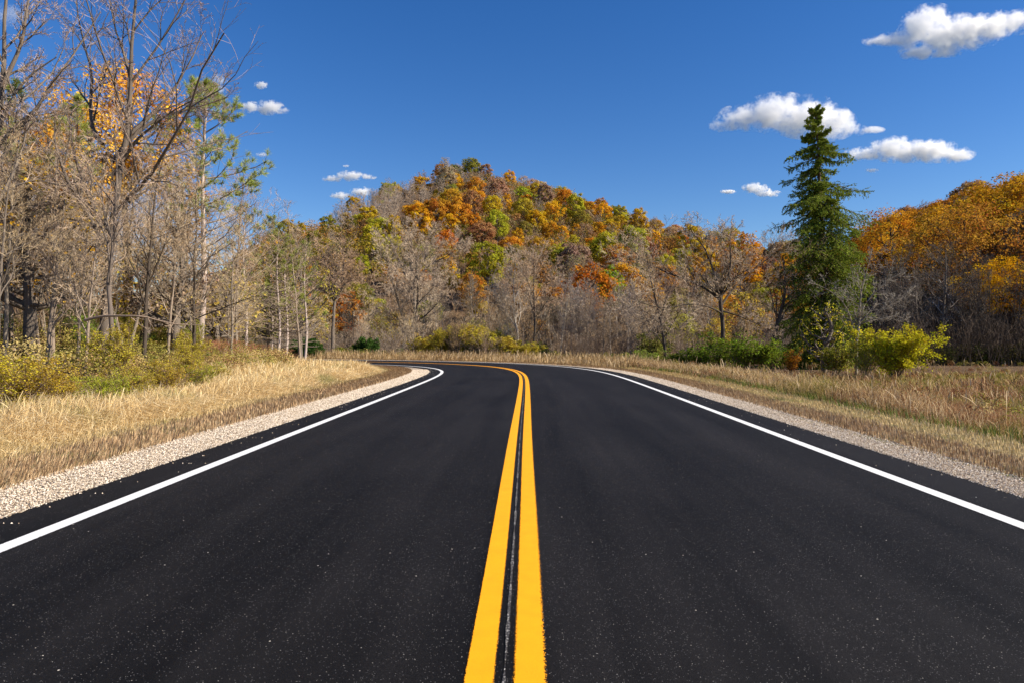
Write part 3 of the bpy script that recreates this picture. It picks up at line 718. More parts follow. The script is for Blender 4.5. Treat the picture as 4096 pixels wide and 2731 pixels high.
# ------------------------------------------------------------------ the wooded bluff
LEAFC = {'golden': (0.56, 0.325, 0.022), 'orange': (0.52, 0.235, 0.025), 'rust': (0.35, 0.19, 0.08), 'brown': (0.34, 0.225, 0.125),
         'yellow-green': (0.42, 0.35, 0.03), 'olive': (0.26, 0.21, 0.04), 'tan': (0.46, 0.33, 0.20), 'green': (0.2, 0.25, 0.04)}
def hill_zone(x, y, h):
    f = h / max(1.0, float(np.interp(x, CREST_X, CREST_H)))
    side = 'on the shaded shoulder' if x < -45 * (y / 300) - 8 else ('on the long sunny spur' if x > 45 * (y / 300) + 5 else 'on the bluff face')
    lvl = 'near the summit line' if f > 0.8 else ('halfway up' if f > 0.45 else ('low down' if f > 0.18 else 'at the foot'))
    return lvl + ' ' + side
def forest_hill():
    r = random.Random(17); placed = []
    cand = []
    tries = 0
    while len(placed) < 720 and tries < 60000:
        tries += 1
        y = 100 + 212 * r.random() ** 0.85
        half = 0.80 * y
        x = r.uniform(-0.36 * y - 6, 0.62 * y + 10)
        h = gh(x, y)
        sp = 4.0 + 0.0045 * y
        if any((x - a) ** 2 + ((y - b) * 0.8) ** 2 < sp * sp for a, b in placed): continue
        placed.append((x, y)); cand.append((x, y, h))
    cand.sort(key=lambda c: c[1])
    nb = nc = 0
    for x, y, h in cand:
        f = h / max(1.0, float(np.interp(x, CREST_X, CREST_H))); u = x / y
        # mix of kinds by height and side, as on the slope
        pb = 0.32 if f < 0.13 else (0.12 if f < 0.3 else 0.08)
        if f > 0.78: pb = 0.35
        if u < -0.12 and f > 0.45: pb = 0.8
        low = 0.78 if (u < -0.22 and y < 190) else 1.0
        if r.random() < pb:
            k = r.randrange(6); l_, t_, _ = FAR_BARE[k]; s = r.uniform(0.6, 0.95) * low; nb += 1
            tone = r.choice([('grey', (0.42, 0.33, 0.25)), ('pale', (0.55, 0.44, 0.34)), ('brown', (0.42, 0.28, 0.18))])
            place('bare_tree' if k in (0, 1, 2, 4) else 'slim_bare_tree', [('trunk', l_, C_BARKG), ('crown', t_, tone[1])], (x, y, h - 0.3), r.uniform(0, 6.28), s,  # same bare trees; the slim many-stemmed meshes are only named apart
                  f'leafless {tone[0]} tree {hill_zone(x, y, h)}', 'tree', f'leafless {tone[0]} trees {hill_zone(x, y, h)}')
            continue
        if f > 0.72: names = ['tan', 'golden', 'yellow-green', 'brown', 'orange', 'tan', 'olive']
        elif u > 0.12: names = ['golden', 'orange', 'golden', 'golden', 'yellow-green', 'rust', 'golden', 'olive', 'yellow-green']
        elif u < -0.15: names = ['golden', 'yellow-green', 'rust', 'golden', 'brown', 'orange', 'olive']
        else: names = ['golden', 'rust', 'orange', 'yellow-green', 'golden', 'brown', 'olive', 'golden', 'yellow-green', 'orange']
        cn = r.choice(names); c = LEAFC[cn]; c = tuple(v * r.uniform(0.85, 1.15) for v in c)
        P = THIN if cn in ('tan', 'brown') and r.random() < 0.6 else CROWNS
        tm, lm = P[r.randrange(len(P))]
        s = r.choice([r.uniform(0.40, 0.58), r.uniform(0.52, 0.72), r.uniform(0.72, 0.98)]) * low * (0.85 + 0.15 * min(1, (y - 100) / 80)); sz = s * r.uniform(0.9, 1.2)
        place('maple_tree' if cn in ('orange', 'golden', 'yellow-green', 'green') else 'oak_tree', [('trunk', tm, C_BARKG), ('crown', lm, c)], (x, y, h - 0.5), r.uniform(0, 6.28), (s, s, sz),
              f'{cn}-leaved tree {hill_zone(x, y, h)}', 'tree', f'{cn} trees {hill_zone(x, y, h)}')
forest_hill()
# summit tree: dark olive dome alone above the ridge
l_, lm = CROWNS[2]
x, y = px(1045, 300), 300
place('oak_tree', [('trunk', l_, C_BARKG), ('crown', lm, (0.10, 0.12, 0.03))], (x, y, gh(x, y) - 2.5), 1.0, (0.85, 0.85, 0.85), 'dark olive dome-shaped tree alone on the very summit', 'tree')

# ------------------------------------------------------------------ the shaded wood under the side bluff
def side_bluff():
    r = random.Random(23); placed = []
    def far(x, y, d): return all((x - a) ** 2 + (y - b) ** 2 > d * d for a, b in placed)
    # hero crowns
    for (u, z, top, k, c, lab) in ((2215, 78, 470, 0, (0.46, 0.22, 0.035), 'broad orange-brown crown leaning over the dark wood'),
                                   (2315, 88, 385, 1, (0.55, 0.30, 0.02), 'tallest golden tree at the top of the side bluff'),
                                   (2300, 70, 590, 0, (0.68, 0.37, 0.012), 'bright golden tree low on the side bluff above the dark trunks'),
                                   (2165, 100, 455, 1, (0.55, 0.29, 0.02), 'golden-orange tree on the side bluff skyline behind the broad crown'),
                                   (2045, 120, 478, 0, (0.55, 0.25, 0.02), 'round orange tree just beyond the spruce on the skyline')):
        x = px(u, z); g = gh(x, z); H = hz(top, z) - g; s = H / (14.0 if k == 0 else 15.0)
        s = min(max(s, 0.6), 1.3)
        tm, lm = BIGC[k]; placed.append((x, z))
        place('maple_tree', [('trunk', tm, C_BARKD), ('crown', lm, c)], (x, z, hz(top, z) - (14.0 if k == 0 else 15.0) * s), r.uniform(0, 6), s, lab, 'tree')
    n = 0
    for _ in range(9000):
        y = 64 + 100 * r.random() ** 1.5; x = r.uniform(px(2010, y), px(2500, y) + 12)
        if x < 38 or not far(x, y, 3.4 + 0.022 * (y - 60)): continue
        placed.append((x, y)); n += 1
        if n > 190: break
        g = gh(x, y)
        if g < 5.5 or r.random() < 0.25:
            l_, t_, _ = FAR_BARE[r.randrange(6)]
            place('bare_tree', [('trunk', l_, r.choice([C_BARKG, C_BARKD])), ('crown', t_, (0.17, 0.135, 0.105))], (x, y, g - .2), r.uniform(0, 6.28), r.uniform(0.8, 1.1),  # twig colour darkened to carry the bluff's shade
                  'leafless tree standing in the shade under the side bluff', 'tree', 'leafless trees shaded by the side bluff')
        else:
            cn = r.choice(['orange', 'golden', 'rust', 'orange', 'brown', 'golden', 'olive']); tm, lm = CROWNS[r.randrange(6)]
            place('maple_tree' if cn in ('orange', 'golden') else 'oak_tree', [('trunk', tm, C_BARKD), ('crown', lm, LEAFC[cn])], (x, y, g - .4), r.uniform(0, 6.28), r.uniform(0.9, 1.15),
                  f'{cn}-leaved tree crowding the slope of the side bluff', 'tree', f'{cn} trees on the side bluff')
    # forked pale trunks leaning in the shade
    z = 71
    for u0, u1, v1, lab in ((2258, 2165, 640, 'pale birch-like trunk leaning steeply in front of the dark wood'), (2240, 2150, 690, 'thinner pale trunk leaning beside the other leaning pale trunk')):
        x0, x1 = px(u0, z), px(u1, z); g = gh(x0, z); H = hz(v1, z) - g
        t = np.linspace(0, 1, 7)
        pts = np.c_[(x1 - x0) * t ** 0.9, 0.6 * t, H * t]
        l_, t_, _ = tree_mesh('pale%d' % u0, u0, [(pts, 0.12, 0.03, 0.35)], [dict(n=9, ang=0.6, ratio=0.34, seg=6, wob=0.12, up=0.06, rr=0.6), dict(n=6, ang=0.65, ratio=0.45, seg=4, wob=0.15, up=0.03), dict(n=5, ang=0.65, ratio=0.5, seg=3, wob=0.15, up=0.03)], fine_from=1, rmin=0.009, far=True)
        place('bare_tree', [('trunk', l_, (0.50, 0.48, 0.45)), ('crown', t_, (0.36, 0.32, 0.29))], (x0, z, g - .1), 0, 1, lab, 'tree')
side_bluff()

# ------------------------------------------------------------------ bare trees beyond the bend
def hero_tree(name, seed, z, trunks, lv, bark, twig, lab, scale_r=1.0, rmin=0.008, fine_from=2, far=False, kind='bare_tree'):
    """trunks sighted as (bearing, elevation, depth offset) points at distance z"""
    u0, v0 = trunks[0][0][0][:2]
    x0 = px(u0, z); g = gh(x0, z)
    T = []
    for pts, r0, r1, t0 in trunks:
        q = [(px(p[0], z) - x0, (p[2] if len(p) > 2 else 0.0), hz(p[1], z) - g) for p in pts]
        if pts is trunks[0][0]: q[0] = (0, 0, 0.0)
        T.append((np.array(q), r0 * scale_r, r1 * scale_r, t0))
    l_, t_, tips = tree_mesh(name, seed, T, lv, fine_from=fine_from, rmin=rmin, far=far)
    e = place(kind, [('trunk', l_, bark), ('crown', t_, twig)], (x0, z, g - 0.03), 0, 1, lab, 'tree')
    return e, tips
LV_L = [dict(n=13, ang=0.62, ratio=0.46, seg=7, wob=0.15, up=0.09, rr=0.42, tip=0.35), dict(n=8, ang=0.7, ratio=0.48, seg=5, wob=0.18, up=0.05), dict(n=7, ang=0.7, ratio=0.5, seg=3, wob=0.18, up=0.04), dict(n=4, ang=0.6, ratio=0.5, seg=2, wob=0.18, up=0.02)]
hero_tree('spreading', 1, 52, [([(1662, 800), (1660, 740), (1655, 700), (1653, 668)], 0.30, 0.22, 0.9),
                               ([(1653, 668), (1648, 640, .3), (1640, 610, .5), (1622, 560, .8), (1600, 535, 1), (1592, 515, 1)], 0.17, 0.03, 0.2),
                               ([(1655, 680), (1668, 640, -.5), (1672, 600, -.8), (1665, 565, -1), (1672, 528, -1)], 0.17, 0.03, 0.15),
                               ([(1655, 690), (1625, 660, .5), (1585, 640, 1), (1540, 622, 1.5), (1500, 600, 2), (1455, 560, 2)], 0.17, 0.03, 0.15),
                               ([(1658, 720), (1620, 705, -1), (1570, 700, -2), (1500, 715, -2.5), (1430, 690, -3)], 0.12, 0.03, 0.2),
                               ([(1658, 700), (1690, 660, .5), (1730, 625, 1), (1765, 600, 1), (1795, 575, 1), (1812, 555, 1)], 0.15, 0.025, 0.2),
                               ([(1658, 715), (1690, 725, -.5), (1730, 745, -.8), (1752, 752, -1)], 0.09, 0.03, 0.3)], LV_L, C_BARKD, C_TWG, 'widest bare tree with a thick dark trunk and sprawling limbs', 0.62, 0.008)
hero_tree('forked', 2, 72, [([(943, 822), (940, 795), (938, 775)], 0.30, 0.24, 0.95),
                            ([(938, 775), (925, 745, 1), (905, 725, 1), (870, 712, 1)], 0.17, 0.03, 0.2),
                            ([(938, 780), (950, 745), (958, 710), (962, 660), (955, 600), (950, 560)], 0.2, 0.03, 0.2),
                            ([(938, 775), (928, 735, -1), (918, 690, -1), (900, 640, -1), (890, 590, -1)], 0.17, 0.03, 0.2),
                            ([(950, 745), (985, 720), (1010, 690), (1040, 660)], 0.12, 0.03, 0.2)], LV_L, C_BARKD, C_TWG, 'tall forked bare tree rising behind the dark juniper and willows', 0.7, 0.011)
hero_tree('bigtop', 3, 96, [([(958, 800), (955, 720), (950, 665)], 0.36, 0.3, 0.9),
                            ([(950, 665), (965, 630), (990, 605), (1030, 590), (1060, 560)], 0.22, 0.04, 0.15),
                            ([(950, 665), (960, 620), (975, 600), (985, 560), (990, 530)], 0.2, 0.04, 0.1),
                            ([(950, 668), (930, 630), (915, 595), (900, 560), (880, 530)], 0.22, 0.04, 0.1),
                            ([(950, 650), (940, 600), (945, 560), (940, 525)], 0.2, 0.04, 0.1)], LV_L, C_BARKG, C_TWG, 'wide-topped grey bare tree standing highest before the bluff foot', 0.7, 0.014)
hero_tree('twisted', 4, 66, [([(764, 800), (765, 755), (767, 705), (772, 680)], 0.26, 0.18, 0.9),
                             ([(772, 680), (790, 655), (815, 635), (825, 620)], 0.13, 0.03, 0.2), ([(772, 682), (765, 650), (748, 610), (740, 570)], 0.15, 0.03, 0.1),
                             ([(770, 690), (745, 670), (725, 650), (700, 620)], 0.12, 0.03, 0.1), ([(772, 680), (785, 640), (790, 600), (800, 570)], 0.12, 0.03, 0.1)], LV_L, C_BARKG, C_TW, 'leaning bare tree with forked top above the far end of the road', 0.75, 0.010)
hero_tree('sycamore', 5, 70, [([(1187, 815), (1192, 770), (1180, 735), (1182, 690), (1178, 650), (1185, 600)], 0.17, 0.04, 0.3),
                              ([(1190, 760), (1165, 720), (1150, 690), (1135, 665)], 0.10, 0.03, 0.2), ([(1181, 690), (1200, 650), (1212, 620), (1218, 590)], 0.09, 0.03, 0.1)], LV_L, (0.42, 0.37, 0.31), C_TWG, 'pale-barked slanting bare tree behind the yellow willows', 0.75, 0.010)
hero_tree('darkstem', 6, 68, [([(1229, 812), (1227, 780), (1229, 735), (1226, 680), (1224, 640), (1230, 600)], 0.17, 0.03, 0.25)], LV_L, C_BARKD, C_TW, 'straight dark-trunked bare tree beside the pale-barked one', 1.0, 0.010)
hero_tree('leaner', 7, 50, [([(1533, 822), (1525, 780), (1515, 720), (1500, 670), (1490, 620), (1485, 580)], 0.13, 0.03, 0.2)], LV_L[:3], C_BARKD, C_TW, 'slender dark bare tree leaning away from the widest bare tree', 1.0, 0.008)
hero_tree('vineleaner', 8, 54, [([(1772, 812), (1780, 770), (1792, 720), (1803, 680), (1805, 640), (1798, 590)], 0.22, 0.05, 0.35)], LV_L[:3], C_BARKD, C_TW, 'crooked leaning bare trunk close beside the tall spruce', 1.0, 0.008)
hero_tree('frontgrey', 9, 41, [([(1967, 842), (1967, 800), (1970, 760), (1975, 735)], 0.13, 0.10, 0.9), ([(1975, 735), (1985, 700), (2010, 670), (2045, 640), (2075, 625)], 0.075, 0.015, 0.15),
                               ([(1975, 735), (1975, 690), (1985, 640), (1998, 600), (2002, 572)], 0.08, 0.015, 0.15), ([(1967, 770), (1950, 720), (1935, 690), (1895, 660), (1860, 650)], 0.07, 0.015, 0.15),
                               ([(1970, 745), (2010, 735), (2060, 725), (2090, 740)], 0.055, 0.012, 0.2), ([(1975, 740), (2010, 700), (2060, 690), (2095, 670)], 0.055, 0.012, 0.2)],
          [dict(n=10, ang=0.7, ratio=0.40, seg=5, wob=0.2, up=0.04, rr=0.6), dict(n=8, ang=0.75, ratio=0.45, seg=4, wob=0.2, up=0.03), dict(n=5, ang=0.75, ratio=0.45, seg=2, wob=0.2, up=0.02)], (0.26, 0.22, 0.17), (0.36, 0.32, 0.26), 'small pale grey bare tree in front of the spruce', 0.75, 0.008)
for i, (u, z, t1) in enumerate(((1312, 78, 640), (1322, 80, 655), (1336, 79, 640), (1352, 82, 660), (1375, 77, 665), (1296, 83, 670), (1440, 70, 665), (1452, 76, 650))):
    g = gh(px(u, z), z); l_, t_, _ = FAR_BARE[[0, 3, 5][i % 3]]
    place('bare_tree', [('trunk', l_, (0.24, 0.20, 0.17)), ('crown', t_, (0.31, 0.26, 0.225))], (px(u, z), z, g), i * 1.3, (0.7, 0.7, (hz(t1, z) - g) / 11.0),
          'slim straight grey tree in the clump beyond the outside of the bend', 'tree', 'slim straight grey trees beyond the bend')
def bend_wood():
    r = random.Random(31); placed = []
    n = 0
    for _ in range(6000):
        y = r.uniform(60, 104); x = r.uniform(-0.42 * y, 0.50 * y)
        d = road_d([x], [y])[0][0]
        if d < 12 or (x > 17 and y < 62) : continue
        if any((x - a) ** 2 + (y - b) ** 2 < 2.5 ** 2 for a, b in placed): continue
        placed.append((x, y)); n += 1
        if n > 135: break
        k = r.randrange(6); l_, t_, _ = FAR_BARE[k]; tone, tc = r.choice([('grey', (0.60, 0.47, 0.31)), ('brown', (0.42, 0.295, 0.17)), ('dull', (0.20, 0.15, 0.095))])
        s = r.uniform(0.48, 0.82) * (0.8 if y < 72 else 1)
        if r.random() < 0.13 and y > 66:
            cn, c = r.choice([('olive', (0.36, 0.32, 0.06)), ('faded gold', (0.55, 0.38, 0.06)), ('papery tan', (0.52, 0.39, 0.25)), ('rusty', (0.48, 0.24, 0.05))]); tm, lm = THIN[r.randrange(3)]
            s *= 0.85; place('thin_tree', [('trunk', tm, C_BARKG), ('crown', lm, c)], (x, y, gh(x, y) - .2), r.uniform(0, 6.28), s,
                  f'thinly leaved {cn} tree among the leafless trees beyond the bend', 'tree', f'thin {cn} trees beyond the bend'); continue
        wh = 'towards the road end' if x < -12 else ('behind the willows' if x < 6 else 'between bend and spruce')
        dp = 'in the front row' if y < 74 else ('in the middle rows' if y < 90 else 'in the back rows')
        place('bare_tree' if k in (1, 2, 4) else 'slim_bare_tree', [('trunk', l_, r.choice([C_BARKG, C_BARKD, (0.28, 0.24, 0.2), (0.5, 0.43, 0.34)])), ('crown', t_, tc)], (x, y, gh(x, y) - .1), r.uniform(0, 6.28), s,  # narrow-crowned meshes of the same bare trees, only named apart
              f'leafless {tone} tree {dp} {wh}', 'tree', f'leafless {tone} trees {dp} {wh}')
bend_wood()

# ------------------------------------------------------------------ spruce
def spruce(seed=51, H=21.4, z=55, u=1893):
    r = np.random.default_rng(seed)
    lean_top = -0.55
    def axis(t): return np.stack([lean_top * t ** 1.5 + 0.12 * np.sin(t * 5), 0 * t, H * t], -1)
    t = np.linspace(0, 1, 24)
    trk = rings(axis(t)[None], (0.30 * (1 - t) + 0.02)[None], 9)
    nb = 330
    tb = 0.03 + 0.955 * ((np.arange(nb) + r.random(nb) * 0.8) / nb) ** 1.22
    az = np.arange(nb) * 2.39996 + r.normal(0, 0.35, nb)
    prof = np.interp(tb, [0, 0.08, 0.2, 0.4, 0.55, 0.68, 0.78, 0.86, 0.90, 0.95, 1.0], [3.3, 4.0, 4.2, 4.1, 3.9, 3.2, 2.35, 1.6, 1.3, 0.85, 0.2])
    Lb = prof * r.uniform(0.6, 1.12, nb) * np.where(r.random(nb) < 0.10, 1.12, 1)
    thin = (tb > 0.55) & (r.random(nb) < 0.35); Lb[thin] *= 0.55
    kp = (tb < 0.70) | (r.random(nb) < 0.62); tb, az, Lb = tb[kp], az[kp], Lb[kp]
    # the few long boughs that break the outline
    for tt, a_, l_ in ((0.835, 0.1, 3.25), (0.70, 0.05, 4.0), (0.60, 0.0, 4.6), (0.52, 0.15, 4.1), (0.83, 3.2, 2.9), (0.745, 3.1, 3.0), (0.655, 3.2, 3.2), (0.585, 3.1, 3.4), (0.50, 3.2, 3.3), (0.79, 3.0, 2.6), (0.63, -0.5, 3.8)):
        tb = np.r_[tb, tt]; az = np.r_[az, a_]; Lb = np.r_[Lb, l_]
    nb = len(tb)
    base = axis(tb); n = 8
    droop = np.interp(tb, [0, 0.5, 0.8, 0.93, 1], [-0.5, -0.38, -0.12, 0.35, 1.0]) + r.normal(0, .08, nb)
    d = unit(np.stack([np.cos(az), np.sin(az), droop + r.normal(0, .06, nb)], -1))
    nodes = np.empty((nb, n + 1, 3)); nodes[:, 0] = base
    for i in range(n):
        f = i / n
        d = unit(d + np.array([0, 0, 1.0]) * np.where(f > 0.55, 0.09, -0.055 * (tb[:, None] < 0.9)) + r.normal(0, 0.035, (nb, 3)))
        nodes[:, i + 1] = nodes[:, i] + d * (Lb / n)[:, None]
    rad = (0.012 + 0.010 * Lb)[:, None] * np.linspace(1, 0.25, n + 1)[None]
    bough = rings(nodes, rad, 4)
    # side sprays, spreading flat and then hanging
    cnt = 26
    p, dd_, Lc, rc = children(nodes, rad, Lb, cnt, 0.95, 0.34, 0.12, r, rr=0.6, tip_short=0.62, flat=0.75)
    Lc = np.clip(Lc, 0.10, 1.05)
    sp = extend(p, dd_, Lc, 4, 0.10, -0.13, r)
    spray = rings(sp, taper(np.full(len(sp), 0.008), 4, 0.5), 3)
    # hanging branchlets
    p2, d2, L2, r2 = children(nodes, rad, Lb, 13, 1.1, 0.2, 0.15, r, tip_short=0.3)
    d2 = unit(d2 * 0.35 + np.array([0, 0, -1.0])); L2 = np.clip(L2, 0.2, 0.62)
    hg = extend(p2, d2, L2, 4, 0.06, -0.08, r)
    def needles(nd, per, ln, wd, ang=0.75):
        B, m_, _ = nd.shape; k = B * per
        bi = np.repeat(np.arange(B), per); tt = r.random(k) * (m_ - 1) * 0.999; i = tt.astype(int); g = (tt - i)[:, None]
        P = nd[bi, i] * (1 - g) + nd[bi, i + 1] * g; dr = unit(nd[bi, i + 1] - nd[bi, i])
        s = unit(np.cross(dr, r.normal(size=(k, 3))))
        v = unit(dr * math.cos(ang) + s * math.sin(ang)); w = unit(np.cross(v, r.normal(size=(k, 3)))) * wd / 2
        e = P + v * (ln * r.uniform(0.7, 1.3, k))[:, None]
        V = np.stack([P - w, P + w, e + w * .4, e - w * .4], 1).reshape(-1, 3)
        return V, np.arange(k * 4).reshape(-1, 4)
    A = needles(sp, 22, 0.12, 0.050); Bn = needles(hg, 16, 0.11, 0.046); Cn = needles(nodes, 60, 0.13, 0.05)
    V, F = join([A, Bn, Cn])
    me = new_mesh('spruce_needles', V, F, M_NEEDLE, var=r.random(len(F)))
    trunk = new_mesh('spruce_trunk', *trk, M_BARK, smooth_shade=True)
    br = new_mesh('spruce_boughs', *join([bough, spray]), M_BARK, smooth_shade=True)
    # hanging cones near the top and outer boughs
    x = px(u, z); g = gh(x, z)
    e = place('spruce_tree', [('trunk', trunk, (0.12, 0.085, 0.06)), ('branches', br, (0.13, 0.09, 0.06)), ('crown', me, (0.21, 0.255, 0.035))], (x, z, g - 0.05), 0, 1,
              'tall dark green spruce with drooping boughs standing against the sky', 'tree')
    kk = 420; sel = r.integers(0, len(hg), kk); P = hg[sel, -1] + np.array([0, 0, -0.03])
    t4 = np.linspace(0, 1, 4); nd = P[:, None] + np.array([0, 0, -0.13])[None, None] * t4[None, :, None]
    cm = new_mesh('spruce_cones', *rings(nd, np.repeat([[0.008, 0.026, 0.022, 0.006]], kk, 0), 5), M_BARK, smooth_shade=True)
    tag(link('cones', cm, e, (0.30, 0.17, 0.06)), kind='stuff')
    return e
spruce()

# ------------------------------------------------------------------ pines at the wood edge
def pine(seed, H, z, u, lab, tufts=420, crown0=0.45, bark=(0.42, 0.34, 0.30), Lmax=3.0, side=None, r0=0.13, lean=0.04, col=(0.32, 0.36, 0.08)):
    r = np.random.default_rng(seed)
    t = np.linspace(0, 1, 18); ax = np.c_[lean * H * t ** 1.1 + 0.1 * np.sin(t * 7), 0.1 * np.sin(t * 4), H * t]
    trk = rings(ax[None], (r0 * (1 - t) + 0.015)[None], 8)
    nb = 70; tb = 0.12 + 0.87 * (np.arange(nb) + r.random(nb)) / nb; az = np.arange(nb) * 2.39996 + r.normal(0, .3, nb)
    base = np.stack([np.interp(tb, t, ax[:, i]) for i in range(3)], -1)
    Lb = Lmax * np.interp(tb, [0, 0.3, 0.6, 0.85, 1], [0.55, 0.9, 1.0, 0.62, 0.12]) * r.uniform(0.6, 1.1, nb)
    d = np.stack([np.cos(az), np.sin(az), np.interp(tb, [0, .6, 1], [-0.05, 0.18, 0.9])], -1)
    nd = extend(base, d, Lb, 6, 0.08, 0.06, r); rad = taper(0.012 + 0.009 * Lb, 6, 0.35)
    p, dd_, Lc, rc = children(nd, rad, Lb, 8, 0.7, 0.42, 0.25, r, flat=0.3)
    tw = extend(p, dd_, Lc, 3, 0.12, 0.06, r)
    limbs = new_mesh('pine%d_limbs' % seed, *join([trk]), M_BARK, smooth_shade=True)
    brs = new_mesh('pine%d_branches' % seed, *join([rings(nd, rad, 4), rings(tw, taper(np.full(len(tw), 0.010), 3, 0.5), 3)]), M_BARK)
    # needle tufts at the tips of the living branches
    live = np.repeat(tb > crown0, 8)
    if side is not None: live &= (np.cos(np.repeat(az, 8) - side) > -0.25) | (r.random(len(live)) < 0.25) | (np.repeat(tb, 8) > 0.88)
    tips = tw[live]; tp = np.vstack([tips[:, -1], tips[r.integers(0, len(tips), len(tips) // 2), 2], nd[tb > crown0][:, -1]])
    td = np.vstack([tips[:, -1] - tips[:, -2], tips[:len(tips) // 2, 2] - tips[:len(tips) // 2, 1], (nd[:, -1] - nd[:, -2])[tb > crown0]])
    tp = tp[:len(td)]; td = unit(unit(td) + np.array([0, 0, 0.5]))
    q = r.permutation(len(tp))[:tufts]; tp, td = tp[q], td[q]
    per = 70; k = len(tp) * per
    P = np.repeat(tp, per, 0) - np.repeat(td, per, 0) * r.uniform(0, 0.22, (k, 1)); v = unit(np.repeat(td, per, 0) * 0.9 + unit(r.normal(size=(k, 3))) * 0.95)
    w = unit(np.cross(v, r.normal(size=(k, 3)))) * 0.006; e_ = P + v * r.uniform(0.12, 0.24, (k, 1))
    V = np.stack([P - w, P + w, e_ + w * .5, e_ - w * .5], 1).reshape(-1, 3)
    me = new_mesh('pine%d_needles' % seed, V, np.arange(k * 4).reshape(-1, 4), M_NEEDLE, var=np.repeat(r.random(len(tp)), per) * 0.6 + 0.4 * r.random(k))
    x = px(u, z); g = gh(x, z)
    return place('pine_tree', [('trunk', limbs, bark), ('branches', brs, (0.26, 0.20, 0.15)), ('crown', me, col)], (x, z, g), 0, 1, lab, 'tree')
pine(61, hz(192, 30) - gh(px(458, 30), 30), 30, 456, 'tall pine with pale trunk and tufted crown rising clear of the thicket', tufts=520, crown0=0.50, Lmax=2.9, side=0.0, r0=0.16, lean=0.035)
for i, (u, z, top, lab) in enumerate(((637, 42, 520, 'slim pine with bare pale trunk nearest the far bend'), (655, 43, 545, 'pale pine trunk standing just behind the slim pine'), (620, 44, 500, 'pine among bare twigs between the tall pine and the bend'),
                                      (700, 50, 560, 'green feathery pine closing the thicket by the road end'), (560, 38, 470, 'half-hidden pine behind the tall pine'))):
    pine(62 + i, hz(top, z) - gh(px(u, z), z), z, u, lab, tufts=85, crown0=0.25 if i == 3 else 0.4, Lmax=2.0, r0=0.09, lean=0.01, col=(0.30, 0.32, 0.07))
x, z = -12.5, 22; pine(70, 9.6, 27, 155, 'pine half hidden behind the orange-leaved oak', tufts=110, crown0=0.6, Lmax=1.5, r0=0.08)
pine(71, 8.2, 21, 12, 'pine with long-needled tufts behind the edge tree', tufts=60, crown0=0.45, Lmax=1.4, r0=0.06)

# ------------------------------------------------------------------ wood on the inside of the bend
LV_N = [dict(n=12, ang=0.62, ratio=0.40, seg=7, wob=0.12, up=0.08, rr=0.55, tip=0.6), dict(n=8, ang=0.65, ratio=0.46, seg=5, wob=0.14, up=0.05), dict(n=6, ang=0.62, ratio=0.5, seg=4, wob=0.15, up=0.04), dict(n=3, ang=0.6, ratio=0.5, seg=2, wob=0.15, up=0.02)]
LV_N2 = [dict(n=8, ang=0.62, ratio=0.46, seg=6, wob=0.12, up=0.08, rr=0.6, tip=0.5), dict(n=7, ang=0.65, ratio=0.46, seg=5, wob=0.14, up=0.05), dict(n=6, ang=0.62, ratio=0.5, seg=3, wob=0.15, up=0.04), dict(n=3, ang=0.6, ratio=0.5, seg=2, wob=0.15, up=0.02)]
hero_tree('hickory', 11, 20, [([(232, 800), (238, 742), (246, 658), (256, 560), (262, 450), (280, 370), (293, 311), (300, 238), (300, 110), (311, 0), (318, -80)], 0.15, 0.025, 0.30),
                              ([(256, 372), (304, 293, .3), (351, 249, .6), (425, 220, .9), (490, 195, 1)], 0.07, 0.012, 0.2),
                              ([(262, 400), (330, 330, -.4), (410, 275, -.6), (475, 250, -.8)], 0.06, 0.012, 0.2),
                              ([(293, 311), (335, 250, .4), (375, 190, .6), (410, 110, .8), (430, 40, 1)], 0.06, 0.012, 0.15),
                              ([(238, 330), (196, 300, .3), (183, 230, .5), (190, 150, .5), (160, 60, .5), (150, -20, .5)], 0.07, 0.012, 0.15),
                              ([(240, 560), (215, 480, -.5), (190, 420, -.8), (176, 350, -1), (178, 280, -1)], 0.08, 0.012, 0.2),
                              ([(300, 180), (270, 110, .3), (240, 40, .5), (225, -30, .5)], 0.05, 0.01, 0.1)], LV_N2, (0.13, 0.105, 0.085), (0.36, 0.27, 0.22), 'tallest bare tree whose dark trunk forks against the sky', 1.0, 0.0042)
hero_tree('ash', 12, 18, [([(257, 835), (258, 770), (252, 700), (246, 640), (262, 560), (268, 470), (268, 366), (262, 300)], 0.075, 0.015, 0.35)], LV_N, (0.15, 0.12, 0.10), (0.46, 0.34, 0.25), 'slender kinked bare tree standing in front of the tallest one', 1.0, 0.0042)
hero_tree('edgetree', 13, 17, [([(-40, 840), (-30, 600), (-20, 400), (0, 250), (12, 120), (15, -40)], 0.13, 0.03, 0.25),
                               ([(-20, 330), (30, 215), (75, 165), (130, 130)], 0.06, 0.012, 0.2), ([(5, 200), (50, 100), (65, 0), (75, -60)], 0.06, 0.012, 0.1),
                               ([(-30, 420), (30, 320), (80, 250), (120, 190)], 0.05, 0.012, 0.2)], LV_N2, C_BARKG, (0.44, 0.33, 0.25), 'bare tree reaching in from the photo edge with arching limbs', 1.0, 0.0042)
